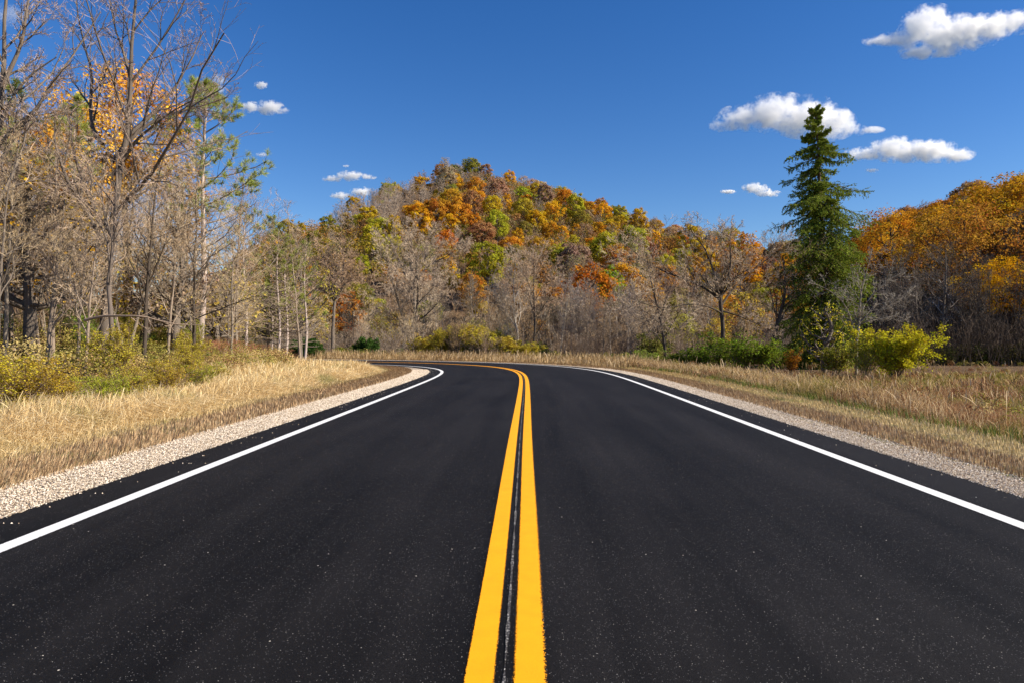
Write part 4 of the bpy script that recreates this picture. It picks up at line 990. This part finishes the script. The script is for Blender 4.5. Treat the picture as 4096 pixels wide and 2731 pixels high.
for i, (u0, u1, z, top, rr_, lab) in enumerate(((108, 155, 19, 420, 0.07, 'slanting grey stem, thickest of the leaning clump'), (120, 130, 19.5, 330, 0.055, 'upright grey stem within the leaning clump'), (88, 60, 20, 400, 0.05, 'thin stem leaning away from the leaning clump'),
                                                (196, 225, 18.5, 520, 0.05, 'short dark stem at the foot of the tallest bare tree'), (385, 420, 24, 400, 0.06, 'bare tree between the forked giant and the pale pine'), (530, 560, 33, 420, 0.06, 'bare tree between pale pine and slim pines'),
                                                (30, 5, 21, 300, 0.06, 'grey stem rising behind the hazel thicket'), (690, 660, 42, 480, 0.07, 'bare tree with wide airy crown overhanging the road end'))):
    hero_tree('stem%d' % i, 80 + i, z, [([(u0, 830), (u0 + (u1 - u0) * .3, 830 - (830 - top) * .35), (u0 + (u1 - u0) * .65, 830 - (830 - top) * .7), (u1, top)], rr_, 0.012, 0.18)], LV_N, (0.27, 0.21, 0.16), (0.50, 0.38, 0.27), lab, 1.0, 0.0045)
# fallen limb resting across the stems
def fallen():
    r = np.random.default_rng(9); z = 17.5
    pts = np.array([(px(u, z + dz), z + dz, hz(v, z)) for u, v, dz in ((195, 745, 0.3), (232, 735, 0.2), (262, 735, 0), (300, 738, -.1), (330, 733, -.2), (355, 745, -.2), (385, 755, -.1), (420, 757, 0), (462, 756, 0))])
    o = pts[0].copy()
    l_, t_, _ = tree_mesh('limb', 9, [(pts - o + np.array([0, 0, 0.1]), 0.040, 0.010, 0.3)], [dict(n=9, ang=0.7, ratio=0.20, seg=4, wob=0.2, up=-0.12, rr=0.5), dict(n=4, ang=0.7, ratio=0.5, seg=3, wob=0.2, up=-0.03)], fine_from=1, rmin=0.006)
    place('fallen_limb', [('trunk', l_, (0.30, 0.22, 0.16)), ('crown', t_, (0.33, 0.25, 0.18))], tuple(o), 0, 1, 'long dead limb hung sideways across the stems', 'fallen branch')
fallen()
def near_wood():
    r = random.Random(41); placed = []; n = 0
    for _ in range(9000):
        y = r.uniform(16, 66); x = r.uniform(-1.1 * y - 6, -8)
        if x / y < -0.95 or x / y > -0.235: continue
        d = -road_d([x], [y])[0][0]
        if d < 11.3: continue
        if any((x - a) ** 2 + (y - b) ** 2 < (1.35 + 0.018 * y) ** 2 for a, b in placed): continue
        placed.append((x, y)); n += 1
        if n > 190: break
        l_, t_, _ = NEAR_BARE[r.randrange(5)]
        tone, tc = r.choice([('grey', (0.54, 0.43, 0.29)), ('tan', (0.64, 0.485, 0.29)), ('brown', (0.45, 0.32, 0.19))])
        u = 1176 + x / y * 1568
        top = np.interp(u, [0, 150, 420, 500, 600, 700, 800], [150, 230, 310, 380, 430, 500, 610]) + (r.uniform(-20, 60) if r.random() < 0.5 else r.uniform(60, 260))
        s = min(max((hz(top, y) - gh(x, y)) / 11.0, 0.35), 1.25)
        wh = 'deep in the thicket' if d > 24 else ('behind the edge of the thicket' if d > 16 else 'at the edge of the thicket')
        wz = 'near the tall forked tree' if u < 400 else ('around the pale pine' if u < 560 else 'towards the road end')
        place('bare_tree' if s > 0.62 else 'slim_bare_tree', [('trunk', l_, r.choice([C_BARKG, (0.22, 0.18, 0.14), C_BARKD])), ('crown', t_, tc)], (x, y, gh(x, y) - .05), r.uniform(0, 6.28), s,  # smaller copies of the same bare trees, only named apart
              f'leafless {tone} tree {wh} {wz}', 'tree', f'leafless {tone} trees {wh} {wz}')
near_wood()
# leafy trees within the wood
def leafy(seed, u, z, base_v, top, R, n, size, col, lab, kind='oak_tree', lobes=18, open_=0.25, base=0.35):
    x = px(u, z); g = gh(x, z); H = hz(top, z) - g
    tm, lm = crown_proto(seed, H=H, R=R, lobes=lobes, n=n, size=size, base=base, open_=open_)
    place(kind, [('trunk', tm, C_BARKG), ('crown', lm, col)], (x, z, g), 0, 1, lab, 'tree')
leafy(401, 300, 31, 0, 150, 3.3, 9500, 0.125, (0.78, 0.42, 0.045), 'orange-leaved oak glowing through the branches of the tallest bare tree', base=0.52)
leafy(406, 205, 29, 0, 228, 2.5, 5000, 0.12, (0.74, 0.44, 0.05), 'smaller gold-leaved oak beside the glowing orange one', base=0.5, open_=0.35)
leafy(402, 20, 24, 0, 240, 2.6, 3200, 0.13, (0.50, 0.24, 0.02), 'thinly leaved gold maple at the photo edge', open_=0.45, kind='maple_tree')
leafy(403, 400, 26, 0, 470, 1.8, 1700, 0.11, (0.42, 0.30, 0.20), 'sapling with papery tan leaves beside the pale pine', open_=0.5, base=0.2)
leafy(404, 690, 52, 0, 545, 2.6, 2600, 0.17, (0.34, 0.26, 0.05), 'thin yellowing tree at the far end of the thicket', open_=0.45, base=0.15, kind='maple_tree')
leafy(405, 120, 30, 0, 540, 3.0, 2500, 0.14, (0.40, 0.27, 0.03), 'low yellow-leaved tree deep in the thicket', open_=0.4, base=0.1, kind='maple_tree')
leafy(407, 620, 44, 0, 600, 2.4, 2200, 0.15, (0.27, 0.26, 0.05), 'yellow-green young tree beside the slim pines', open_=0.4, base=0.15, kind='maple_tree')
leafy(421, 70, 20, 0, 330, 2.0, 2600, 0.10, (0.62, 0.36, 0.03), 'thin golden tree tangled in bare stems near the photo edge', open_=0.55, base=0.2, kind='maple_tree')
leafy(422, 330, 28, 0, 560, 2.2, 1700, 0.13, (0.55, 0.40, 0.05), 'scattering of yellow leaves low behind the slender kinked tree', open_=0.55, base=0.15, kind='maple_tree')
leafy(423, 500, 34, 0, 600, 2.4, 1700, 0.14, (0.50, 0.38, 0.07), 'thin yellowing tree just past the pale pine', open_=0.55, base=0.15, kind='maple_tree')
leafy(424, 420, 33, 0, 360, 1.5, 900, 0.14, (0.62, 0.32, 0.03), 'orange sprigs beside the crown of the pale pine', open_=0.4, base=0.5, kind='maple_tree')
# trees beyond the bend that still carry leaves
leafy(411, 800, 84, 0, 672, 2.6, 1800, 0.28, (0.45, 0.16, 0.02), 'small orange tree showing low above the dark juniper', base=0.3, open_=0.2, kind='maple_tree')
leafy(412, 1350, 100, 0, 598, 4.2, 2600, 0.36, (0.44, 0.15, 0.016), 'rust-orange tree at the bluff foot above the slim grey trees', base=0.3, open_=0.1, kind='maple_tree')
leafy(413, 1402, 104, 0, 606, 2.6, 1800, 0.36, (0.22, 0.27, 0.02), 'lime-green tree pressed against the rust-orange one', base=0.25, open_=0.1, kind='maple_tree')
leafy(414, 1700, 112, 0, 525, 4.6, 4200, 0.36, (0.52, 0.23, 0.015), 'bright gold-orange tree behind the widest bare tree', base=0.3, open_=0.1, kind='maple_tree')
leafy(415, 1820, 74, 0, 575, 2.4, 2000, 0.25, (0.45, 0.19, 0.02), 'orange tree peeping out beside the spruce', base=0.3, open_=0.2, kind='maple_tree')
leafy(416, 1120, 118, 0, 545, 3.8, 3200, 0.34, (0.29, 0.26, 0.02), 'yellow-green tree standing forward on the bluff face', base=0.25, open_=0.1, kind='maple_tree')
leafy(417, 1085, 108, 0, 620, 2.6, 1500, 0.3, (0.40, 0.20, 0.03), 'faded orange tree above the willows', base=0.25, open_=0.3, kind='maple_tree')

# ------------------------------------------------------------------ shrubs
SH_LEAFY = [shrub_proto(500 + i, H=2.0, stems=12, leafn=6500, leafs=0.05) for i in range(3)]
SH_BARE = [shrub_proto(510 + i, H=2.4, stems=12, leafn=0) for i in range(2)]
SH_FAR = [shrub_proto(520 + i, H=2.4, stems=12, near=False, leafn=3600, leafs=0.12, rmin=0.008, spread=0.5) for i in range(2)]
SH_WILLOW = [shrub_proto(530 + i, H=2.6, stems=26, near=False, leafn=22000, leafs=0.07, rmin=0.008, spread=0.42, up=0.14) for i in range(2)]
def shrub(protos, i, x, y, sc, c, lab, kind='shrub', tw=(0.26, 0.18, 0.12), group=None, rz=None):
    l_, t_, lm = protos[i % len(protos)]
    return place(kind, [('stems', l_, (0.2, 0.14, 0.1)), ('twigs', t_, tw), ('foliage', lm, c)], (x, y, gh(x, y) - 0.03), i * 1.7 if rz is None else rz, sc, lab, 'shrub', group)
# hazel/bramble thicket between tall grass and wood
HZ = [(-40, 12.0, 0.56, (0.46, 0.36, 0.035), 'yellow-green hazel bush cut by the photo edge'), (55, 12.5, 0.50, (0.46, 0.34, 0.035), 'yellow-green hazel bush over tangled brown stems'),
      (150, 13.5, 0.36, (0.50, 0.36, 0.05), 'thin yellowing bush between hazel and bramble'), (232, 13.2, 0.36, (0.34, 0.36, 0.035), 'glossy green bramble flecked with pale leaves'),
      (300, 14.4, 0.40, (0.38, 0.30, 0.04), 'green bramble below the slender kinked tree'), (375, 15.8, 0.46, (0.42, 0.31, 0.04), 'olive-yellow bush below the dead limb'),
      (440, 18.2, 0.38, (0.36, 0.35, 0.04), 'olive bush at the foot of the pale pine'), (500, 21.0, 0.30, (0.44, 0.33, 0.06), 'pale leafy bush just past the pale pine')]
for i, (u, z, s, c, lab) in enumerate(HZ):
    shrub(SH_LEAFY, i, px(u, z), z, (s * 1.5, s * 1.5, s), c, lab, 'hazel_bush' if i < 2 else 'bramble_bush')
def understory():
    r = random.Random(3)
    # red-brown weeds towards the road end, olive leaves below the trees
    for i in range(120):
        y = r.uniform(15, 58); d = r.uniform(9.8, 17) if i % 3 else r.uniform(14, 34)
        k = int(np.argmin(np.abs(PATH[:, 1] - y) + (PATH[:, 0] < -60) * 99)); p = PATH[k] - NRM[k] * d
        x, yy = float(p[0]), float(p[1])
        if yy < 14 or x / yy < -0.95 or x > -9: continue
        u = 1176 + x / yy * 1568
        if -road_d([x], [yy])[0][0] < 9.6: continue
        near = yy < 17 and u < 480
        if near: continue
        if d < 15 and u > 480 and r.random() < 0.6:
            shrub(SH_BARE, i, x, yy, (0.8, 0.8, 0.32), None, 'reddish-brown leafless scrub where blond grass meets the thicket', 'scrub_bush', (0.34, 0.16, 0.09), 'reddish scrub bushes at the thicket foot')
        else:
            cn, c = r.choice([('olive', (0.26, 0.27, 0.035)), ('yellow', (0.42, 0.34, 0.04)), ('green', (0.19, 0.27, 0.035))])
            wz = 'below the tall forked tree' if u < 400 else ('behind the pale pine' if u < 560 else 'towards the road end')
            shrub(SH_LEAFY, i, x, yy, r.uniform(0.35, 0.75) * (1 if (u < 460 or d > 15) else 0.5), c, f'{cn} undergrowth bush {wz}', 'undergrowth_bush', group=f'{cn} undergrowth bushes {wz}')
understory()
# willows and bushes beyond the bend
for i, (u, z, s, lab) in enumerate(((985, 63, (0.9, 0.9, 0.72), 'lowest yellow willow at the thicket end by the juniper'), (1030, 64, (1.0, 1.0, 0.92), 'yellow willow next to the lowest one'), (1075, 63, (1.1, 1.1, 1.02), 'tallest yellow willow in the middle of the willow row'),
                                    (1118, 61, (1.0, 1.0, 0.88), 'yellow willow below the pale slanting tree'), (1160, 60, (1.0, 1.0, 0.72), 'yellow willow second from the outside of the bend'), (1200, 59, (0.9, 0.9, 0.55), 'yellow willow nearest the outside of the bend'))):
    shrub(SH_WILLOW, i, px(u, z), z, (s[0] * 1.5, s[1] * 1.5, s[2] * 1.25), (0.50, 0.41, 0.05), lab, 'willow_bush', (0.42, 0.30, 0.10), 'yellow willows beyond the bend')
def juniper(u, z, H, R, lab, col=(0.055, 0.105, 0.022), seed=71):
    r = np.random.default_rng(seed); n = 26000
    k = 60; ph = r.uniform(0, 6.28, k); t = r.uniform(0.05, 0.95, k); q = np.sqrt(1 - t ** 1.6) * R
    dirs = unit(np.c_[np.cos(ph) * q, np.sin(ph) * q, t * H]); ends = np.c_[np.cos(ph) * q, np.sin(ph) * q, t * H]
    nodes = np.stack([np.zeros((k, 3)), ends * .35 + [0, 0, -.05], ends * .7, ends], 1)
    br = rings(nodes, np.repeat([[0.05, 0.035, 0.02, 0.008]], k, 0), 4)
    b = r.integers(0, k, n); f = r.uniform(0.45, 1.03, n); P = nodes[b, -1] * f[:, None] + r.normal(0, 0.13, (n, 3)) * (1.3 - f * .7)[:, None] * R / 1.6
    P[:, 2] = np.maximum(P[:, 2], 0.02)
    v = unit(dirs[b] + r.normal(0, 0.5, (n, 3)) + [0, 0, .3]); w = unit(np.cross(v, r.normal(size=(n, 3)))) * 0.03; e_ = P + v * 0.14
    V = np.stack([P - w, P + w, e_ + w * .4, e_ - w * .4], 1).reshape(-1, 3)
    me = new_mesh('juniper_foliage', V, np.arange(n * 4).reshape(-1, 4), M_NEEDLE, var=r.random(n)); x = px(u, z)
    place('juniper_bush', [('branches', new_mesh('juniper_branches', *br, M_BARK), C_BARKD), ('foliage', me, col)], (x, z, gh(x, z)), 0, 1, lab, 'shrub')
juniper(848, 58, 2.35, 1.75, 'dark green juniper standing alone past the road')
juniper(700, 56, 1.7, 1.6, 'dark evergreen bush beside the far road end', seed=72)
juniper(1090, 70, 3.2, 1.5, 'dark juniper half hidden behind the willows', seed=73)
for i, (u, z, s, c, lab) in enumerate(((790, 60, 0.7, (0.22, 0.22, 0.03), 'olive bush next to the dark juniper'), (905, 62, 0.55, (0.20, 0.24, 0.03), 'low green bush between juniper and willows'), (940, 63, 0.5, (0.22, 0.25, 0.03), 'low green weeds touching the willow row'),
                                       (1245, 62, 0.75, (0.18, 0.20, 0.03), 'green bush behind the last willow'), (1395, 52, 0.50, (0.13, 0.17, 0.02), 'dark green bush where the gravel curves'), (1440, 47, 0.5, (0.26, 0.30, 0.05), 'small pale green bush by the meadow corner'),
                                       (1485, 46, 0.62, (0.25, 0.30, 0.05), 'pale green bush under the slender leaning tree'), (1560, 46, 0.62, (0.12, 0.17, 0.018), 'low dark green bush at the meadow rim'), (1615, 45, 0.80, (0.11, 0.16, 0.016), 'dark green bush before the thick dark trunk'),
                                       (1650, 47, 1.05, (0.13, 0.17, 0.02), 'taller green bush around the thick dark trunk'), (1700, 45, 0.95, (0.16, 0.22, 0.02), 'rounded green bush past the thick dark trunk'), (1755, 45, 0.85, (0.17, 0.23, 0.022), 'fresh green bush below the crooked trunk'),
                                       (1800, 46, 0.75, (0.10, 0.15, 0.016), 'dark green bush touching the spruce skirt'), (1500, 52, 1.0, (0.20, 0.20, 0.04), 'sparse olive bush behind the slender leaning tree'))):
    shrub(SH_FAR, i, px(u, z), z, (s * 1.2, s * 1.2, s), c, lab, 'green_bush')
shrub(SH_FAR, 1, px(1815, 41), 41, (0.42, 0.42, 0.62), (0.48, 0.20, 0.02), 'small orange sumac between green bush and spruce', 'sumac_bush')
for i, (u, z, s, c, lab) in enumerate(((1920, 39, (0.8, 0.8, 0.8), (0.26, 0.25, 0.03), 'olive bush below the small pale grey tree'),)):
    shrub(SH_FAR, i, px(u, z), z, s, c, lab, 'undergrowth_bush')
leafy(431, 1893, 41, 0, 682, 1.7, 1500, 0.11, (0.60, 0.50, 0.04), 'sparse yellow-leaved sapling hiding the spruce foot', open_=0.55, base=0.05, kind='maple_tree')
def yellow_bush():
    z = 36
    for i, (u, s, dz, c) in enumerate(((2060, (1.28, 1.2, 1.12), 0, (0.47, 0.43, 0.022)),)):
        l_, t_, lm = shrub_proto(590, H=2.35, stems=20, near=True, leafn=15000, leafs=0.085, spread=0.62, n2=8, n3=7)
        x = px(u, z); place('honeysuckle_bush', [('stems', l_, (0.2, 0.14, 0.1)), ('twigs', t_, (0.3, 0.22, 0.13)), ('foliage', lm, c)], (x, z, gh(x, z) - .05), 0.4, s, 'bright yellow-green rounded bush at the meadow rim', 'shrub')
    shrub(SH_LEAFY, 1, px(1985, 37), 37, (0.9, 0.9, 1.15), (0.40, 0.37, 0.03), 'upright yellow bush joined to the bright rounded one', 'honeysuckle_bush')
yellow_bush()
def bare_scrub():
    r = random.Random(8)
    for i in range(46):
        y = r.uniform(56, 80); x = r.uniform(-0.38 * y, 0.44 * y)
        d = road_d([x], [y])[0][0]
        if d < 9.5 or (x > 14 and y < 60): continue
        wz = 'towards the road end' if x < -12 else ('around the willows' if x < 6 else 'between bend and spruce')
        shrub(SH_BARE, i, x, y, r.uniform(0.8, 1.5), None, f'leafless grey-brown scrub {wz}', 'scrub_bush', r.choice([(0.29, 0.23, 0.18), (0.24, 0.17, 0.12)]), f'leafless scrub {wz}')
bare_scrub()

# ------------------------------------------------------------------ uncountable brush and undergrowth
def brush_mass(name, label, x, y, h, col_stops, seed, w=0.010, twigs=7, cat='brush', lean=0.25):
    """thousands of fine leafless stems with side twigs"""
    r = np.random.default_rng(seed); n = len(x); z = ground_h(x, y) - 0.05
    a = r.uniform(0, 6.28, n); d = unit(np.c_[np.cos(a) * lean, np.sin(a) * lean, np.ones(n)])
    st = extend(np.c_[x, y, z], d, h, 5, 0.045, 0.02, r)
    dist = np.hypot(x, y); wd = w * (0.6 + dist / 45)
    p, dd_, Lc, rc = children(st, np.ones((n, 6)), h, twigs, 0.75, 0.36, 0.15, r)
    t1 = extend(p, dd_, Lc, 3, 0.08, 0.04, r)
    w1 = np.repeat(wd, twigs) * 0.55
    p2, d2, L2, _ = children(t1, np.ones((len(t1), 4)), Lc, 3, 0.7, 0.5, 0.2, r)
    t2 = extend(p2, d2, L2, 2, 0.08, 0.03, r)
    w2 = np.repeat(w1, 3) * 0.7
    parts = [rings(st, taper(wd, 5, 0.4), 3), rings(t1, taper(w1, 3, 0.6), 2), rings(t2, taper(w2, 2, 0.7), 2)]
    V, F = join(parts); c = r.random(n)
    var = np.concatenate([np.repeat(c, 15), np.repeat(np.repeat(c, twigs), 3), np.repeat(np.repeat(c, twigs * 3), 2)])
    m = ramp_leaf(name + '_stems', col_stops, 0.0)
    tag(link(name, new_mesh(name, V, F, m, var=var)), label, cat, kind='stuff')
TWC = [(0, (0.30, 0.20, 0.13)), (0.5, (0.50, 0.34, 0.21)), (1, (0.68, 0.50, 0.34))]
r = np.random.default_rng(77)
def inside_pts(n, y0, y1, dmin, dmax, umin=-0.98, umax=-0.235):
    y = r.uniform(y0, y1, n * 3); x = r.uniform(-1.1 * y - 4, -7); d, _ = road_d(x, y)
    k = (-d > dmin) & (-d < dmax) & (x / y > umin) & (x / y < umax); return x[k][:n], y[k][:n]
x, y = inside_pts(1900, 18, 62, 15, 60); brush_mass('undergrowth', 'tangle of tan leafless brush filling the wood inside the bend', x, y, r.uniform(1.0, 4.6, len(x)), TWC, 78, w=0.005)
y = 58 + 46 * r.random(1500); x = r.uniform(-0.42, 0.5, 1500) * y; d, _ = road_d(x, y); k = (d > 12) & ~((x > 17) & (y < 62)); x, y = x[k], y[k]
brush_mass('undergrowth', 'grey-brown leafless brush filling the wood beyond the bend', x, y, r.uniform(1.2, 4.4, len(x)) * (0.7 + 0.3 * (y - 58) / 46), [(0, (0.09, 0.065, 0.045)), (0.6, (0.20, 0.145, 0.095)), (1, (0.42, 0.32, 0.22))], 79, w=0.009)
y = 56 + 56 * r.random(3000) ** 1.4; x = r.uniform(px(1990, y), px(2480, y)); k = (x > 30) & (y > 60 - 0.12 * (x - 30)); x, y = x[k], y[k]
brush_mass('undergrowth', 'dark leafless brush in the shade of the side bluff', x, y, r.uniform(1.5, 5.0, len(x)), [(0, (0.05, 0.038, 0.028)), (1, (0.14, 0.105, 0.08))], 80, w=0.012)  # bluff's shade is put into the stem colours, darker than other brush
y = 98 + 200 * r.random(4200); x = r.uniform(-0.42, 0.62, 4200) * y
brush_mass('undergrowth', 'fine leafless brush between the trees of the bluff', x, y, r.uniform(2.0, 5.0, len(x)), TWC, 81, w=0.012, twigs=6)
def understory_mass(name, label, cx, cy, R_, per, size, stops, seed, hgt=0.8):
    rr = np.random.default_rng(seed); n = len(cx); z = ground_h(cx, cy)
    nm = unit(rr.normal(size=(n, per, 3)) + [0, 0, 0.35]); rad = R_[:, None, None] * (0.6 + 0.5 * rr.random((n, per, 1)))
    P = np.c_[cx, cy, z + R_ * hgt][:, None] + nm * rad * [1, 1, 0.9]
    P[..., 2] = np.maximum(P[..., 2], z[:, None] + 0.1)
    V, F = leaf_quads(P.reshape(-1, 3), size * rr.uniform(0.6, 1.3, n * per), rr, normals=nm.reshape(-1, 3))
    c = np.clip(np.repeat(rr.random(n), per) + rr.normal(0, 0.05, n * per), 0, 1)
    tag(link(name, new_mesh(name, V, F, ramp_leaf(name + '_leaf', stops, 0.3), var=c)), label, 'undergrowth', kind='stuff')
y = 102 + 200 * r.random(2300) ** 0.85; x = r.uniform(-0.38, 0.62, 2300) * y
f_ = ground_h(x, y) / np.interp(x, CREST_X, CREST_H)
k = (f_ > 0.12) & (r.random(len(x)) < 0.25 + f_) & ~((x / y < -0.10) & (f_ > 0.45)); x, y = x[k], y[k]
understory_mass('foliage', 'smaller trees and bushes filling the gaps in the wooded bluff', x, y, r.uniform(1.4, 3.0, len(x)), 200, 0.42,
                [(0, (0.12, 0.11, 0.025)), (0.2, (0.24, 0.20, 0.03)), (0.4, (0.36, 0.23, 0.03)), (0.55, (0.34, 0.15, 0.03)), (0.7, (0.24, 0.13, 0.06)), (0.85, (0.32, 0.24, 0.15)), (1, (0.20, 0.18, 0.03))], 82, hgt=1.5)
x, y = inside_pts(420, 16, 60, 10.0, 50)
understory_mass('foliage', 'low olive and yellow undergrowth beneath the leafless trees', x, y, r.uniform(0.25, 0.6, len(x)), 330, 0.055,
                [(0, (0.18, 0.17, 0.04)), (0.3, (0.36, 0.31, 0.07)), (0.5, (0.50, 0.40, 0.16)), (0.75, (0.34, 0.20, 0.09)), (1, (0.26, 0.27, 0.06))], 83)
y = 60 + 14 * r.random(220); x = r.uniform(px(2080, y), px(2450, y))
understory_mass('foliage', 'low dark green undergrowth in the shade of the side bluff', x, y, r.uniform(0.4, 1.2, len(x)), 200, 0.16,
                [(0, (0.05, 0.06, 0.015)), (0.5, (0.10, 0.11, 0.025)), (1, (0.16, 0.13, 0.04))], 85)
x, y, d, _ = scatter_d(1500, 7.6, 60, 4, 42, 0.9, r); k = (y < 58) & (x > 6) & (x < 62); x, y = x[k], y[k]
understory_mass('foliage', 'rusty and olive leafy weeds standing in clumps through the meadow', x, y, r.uniform(0.10, 0.26, len(x)), 110, 0.045,
                [(0, (0.16, 0.07, 0.035)), (0.3, (0.34, 0.16, 0.07)), (0.5, (0.24, 0.22, 0.04)), (0.75, (0.38, 0.34, 0.07)), (1, (0.55, 0.40, 0.2))], 86, hgt=1.6)
y = r.uniform(56, 66, 260); x = r.uniform(-0.3, 0.40, 260) * y; d, _ = road_d(x, y); k = (d > 9) & ~((x > 15) & (y < 60)); x, y = x[k], y[k]
understory_mass('foliage', 'low olive weeds at the foot of the wood beyond the bend', x, y, r.uniform(0.3, 0.7, len(x)), 220, 0.13,
                [(0, (0.14, 0.14, 0.025)), (0.4, (0.28, 0.25, 0.04)), (0.7, (0.34, 0.22, 0.08)), (1, (0.22, 0.24, 0.04))], 84)

# ------------------------------------------------------------------ clouds
def cloud_material(ells, dens, big):
    """vapour: denser towards the heart of each puff, torn at the rim by turbulence"""
    m, nt = mat('cloud_vapour'); co = coords(nt)
    wsc = 1.0 / big
    acc = None
    for (cx, cy, cz, a, b_, c_) in ells:
        mp = N(nt, 'ShaderNodeMapping'); mp.vector_type = 'TEXTURE'
        mp.inputs['Location'].default_value = (cx, cy, cz); mp.inputs['Scale'].default_value = (a, b_, c_); L(nt, co, mp.inputs[0])
        ln = N(nt, 'ShaderNodeVectorMath', operation='LENGTH'); L(nt, mp.outputs[0], ln.inputs[0])
        v = mth(nt, 'SUBTRACT', 1.0, ln.outputs['Value'])
        acc = v if acc is None else mth(nt, 'SMOOTH_MAX', acc, v, 0.25)
    n1 = noise(nt, co, wsc * 1.15, 7, 0.58)
    n2 = noise(nt, co, wsc * 5.0, 5, 0.65)
    f = mth(nt, 'ADD', acc, mth(nt, 'MULTIPLY_ADD', n1, 3.2, -1.68))
    f = mth(nt, 'ADD', f, mth(nt, 'MULTIPLY_ADD', n2, 1.8, -0.9))
    den = mth(nt, 'MULTIPLY', smooth(nt, f, -0.10, 0.70), 2.6 * dens / big)
    v = N(nt, 'ShaderNodeVolumePrincipled'); v.inputs['Color'].default_value = (1, 1, 1, 1); v.inputs['Anisotropy'].default_value = 0.3
    L(nt, den, v.inputs['Density'])
    L(nt, v.outputs[0], N(nt, 'ShaderNodeOutputMaterial').inputs['Volume'])
    m.cycles.volume_step_rate = 0.3
    return m
def cloud(puffs, lab, dens=1.0, Y=3800.0, seed=0, disp=55):
    """puffs: (bearing, elevation, half width, half height) sighted at distance Y"""
    k = Y / 1568.0
    cu = np.mean([p[0] for p in puffs]); cv = np.mean([p[1] for p in puffs])
    ox, oz = (cu - 1176) * k, (785 - cv) * k + EYE
    import bmesh
    bm = bmesh.new(); ells = []
    for (u, v, a, b) in puffs:
        c0 = ((u - cu) * k, 0.0, (cv - v) * k); a, b = (a * 0.85, b * 0.82) if a < 35 else (a, b); sc_ = (a * k * 1.15, max(a * 0.38, b) * k, b * k * 1.2); ells.append((*c0, *sc_))
        n0 = len(bm.verts)
        bmesh.ops.create_icosphere(bm, subdivisions=3, radius=1.0)
        bm.verts.ensure_lookup_table()
        for vt in bm.verts[n0:]:
            c = vt.co; vt.co = Vector((c.x * sc_[0] * 1.12 + c0[0], c.y * sc_[1] * 1.12, c.z * sc_[2] * 1.15 + c0[2]))
    me = bpy.data.meshes.new('cloud'); bm.to_mesh(me); bm.free()
    tmp = bpy.data.objects.new('cloud_shell', me); COL.objects.link(tmp)
    w = max(p[2] for p in puffs) * k
    md = tmp.modifiers.new('r', 'REMESH'); md.mode = 'VOXEL'; md.voxel_size = max(5.0, w / 14)
    dg = bpy.context.evaluated_depsgraph_get(); dg.update()
    me2 = bpy.data.meshes.new_from_object(tmp.evaluated_get(dg)); bpy.data.objects.remove(tmp)
    big = max(p[3] for p in puffs) * k
    me2.name = 'cloud'; me2.materials.clear(); me2.materials.append(cloud_material(ells, dens, big))
    o = link('cloud', me2); o.location = (ox, Y, oz)
    tag(o, lab, 'cloud'); return o
CL = [([(2030, 95, 42, 12), (2080, 92, 48, 18), (2135, 62, 55, 38), (2180, 80, 75, 38), (2110, 122, 50, 12), (2240, 70, 70, 30), (2310, 55, 70, 22), (2370, 45, 60, 18)], 'largest ragged white cloud at the top corner of the sky', 1.0, 45),
      ([(1660, 288, 34, 16), (1710, 272, 55, 24), (1790, 262, 75, 36), (1850, 270, 70, 38), (1905, 285, 50, 32), (1950, 300, 40, 12), (2000, 300, 34, 8)], 'long flat-bottomed white cloud passing behind the spruce top', 1.0, 40),
      ([(1985, 355, 40, 13), (2060, 345, 60, 24), (2130, 348, 65, 22), (2190, 356, 42, 16)], 'long white cloud to the sunward side of the spruce', 1.0, 35),
      ([(1735, 434, 32, 13), (1765, 446, 30, 8)], 'small white cloud between the spur and the spruce', 1.0, 18),
      ([(1672, 442, 19, 5)], 'tiny white scrap of cloud beside the small one', 0.9, 10),
      ([(575, 248, 26, 13), (618, 248, 34, 17), (650, 256, 16, 8)], 'small puffy white cloud between tall pine and bluff', 1.0, 20),
      ([(599, 197, 16, 9)], 'tiny puff above the small puffy cloud', 0.8, 12),
      ([(503, 184, 20, 12), (505, 205, 12, 12)], 'thin wisp of cloud touching the pine top', 0.35, 18),
      ([(602, 357, 15, 6)], 'faint wisp low beside the pine', 0.35, 10),
      ([(765, 412, 26, 8), (805, 405, 32, 12), (845, 408, 20, 7)], 'flat white cloud just clear of the bluff shoulder', 0.9, 14),
      ([(795, 383, 9, 3)], 'faint scrap above the flat cloud by the bluff', 0.35, 8),
      ([(785, 452, 28, 9), (830, 442, 26, 11)], 'white cloud half hidden by the bluff shoulder', 0.9, 14),
      ([(2002, 393, 17, 5)], 'faint wisp under the long clouds', 0.35, 10),
      ([(20, 35, 40, 20)], 'hazy cloud behind the branches at the top corner', 0.14, 30)]
for i, (pf, lab, dn, dp) in enumerate(CL): cloud(pf, lab, dn, seed=i, disp=dp)
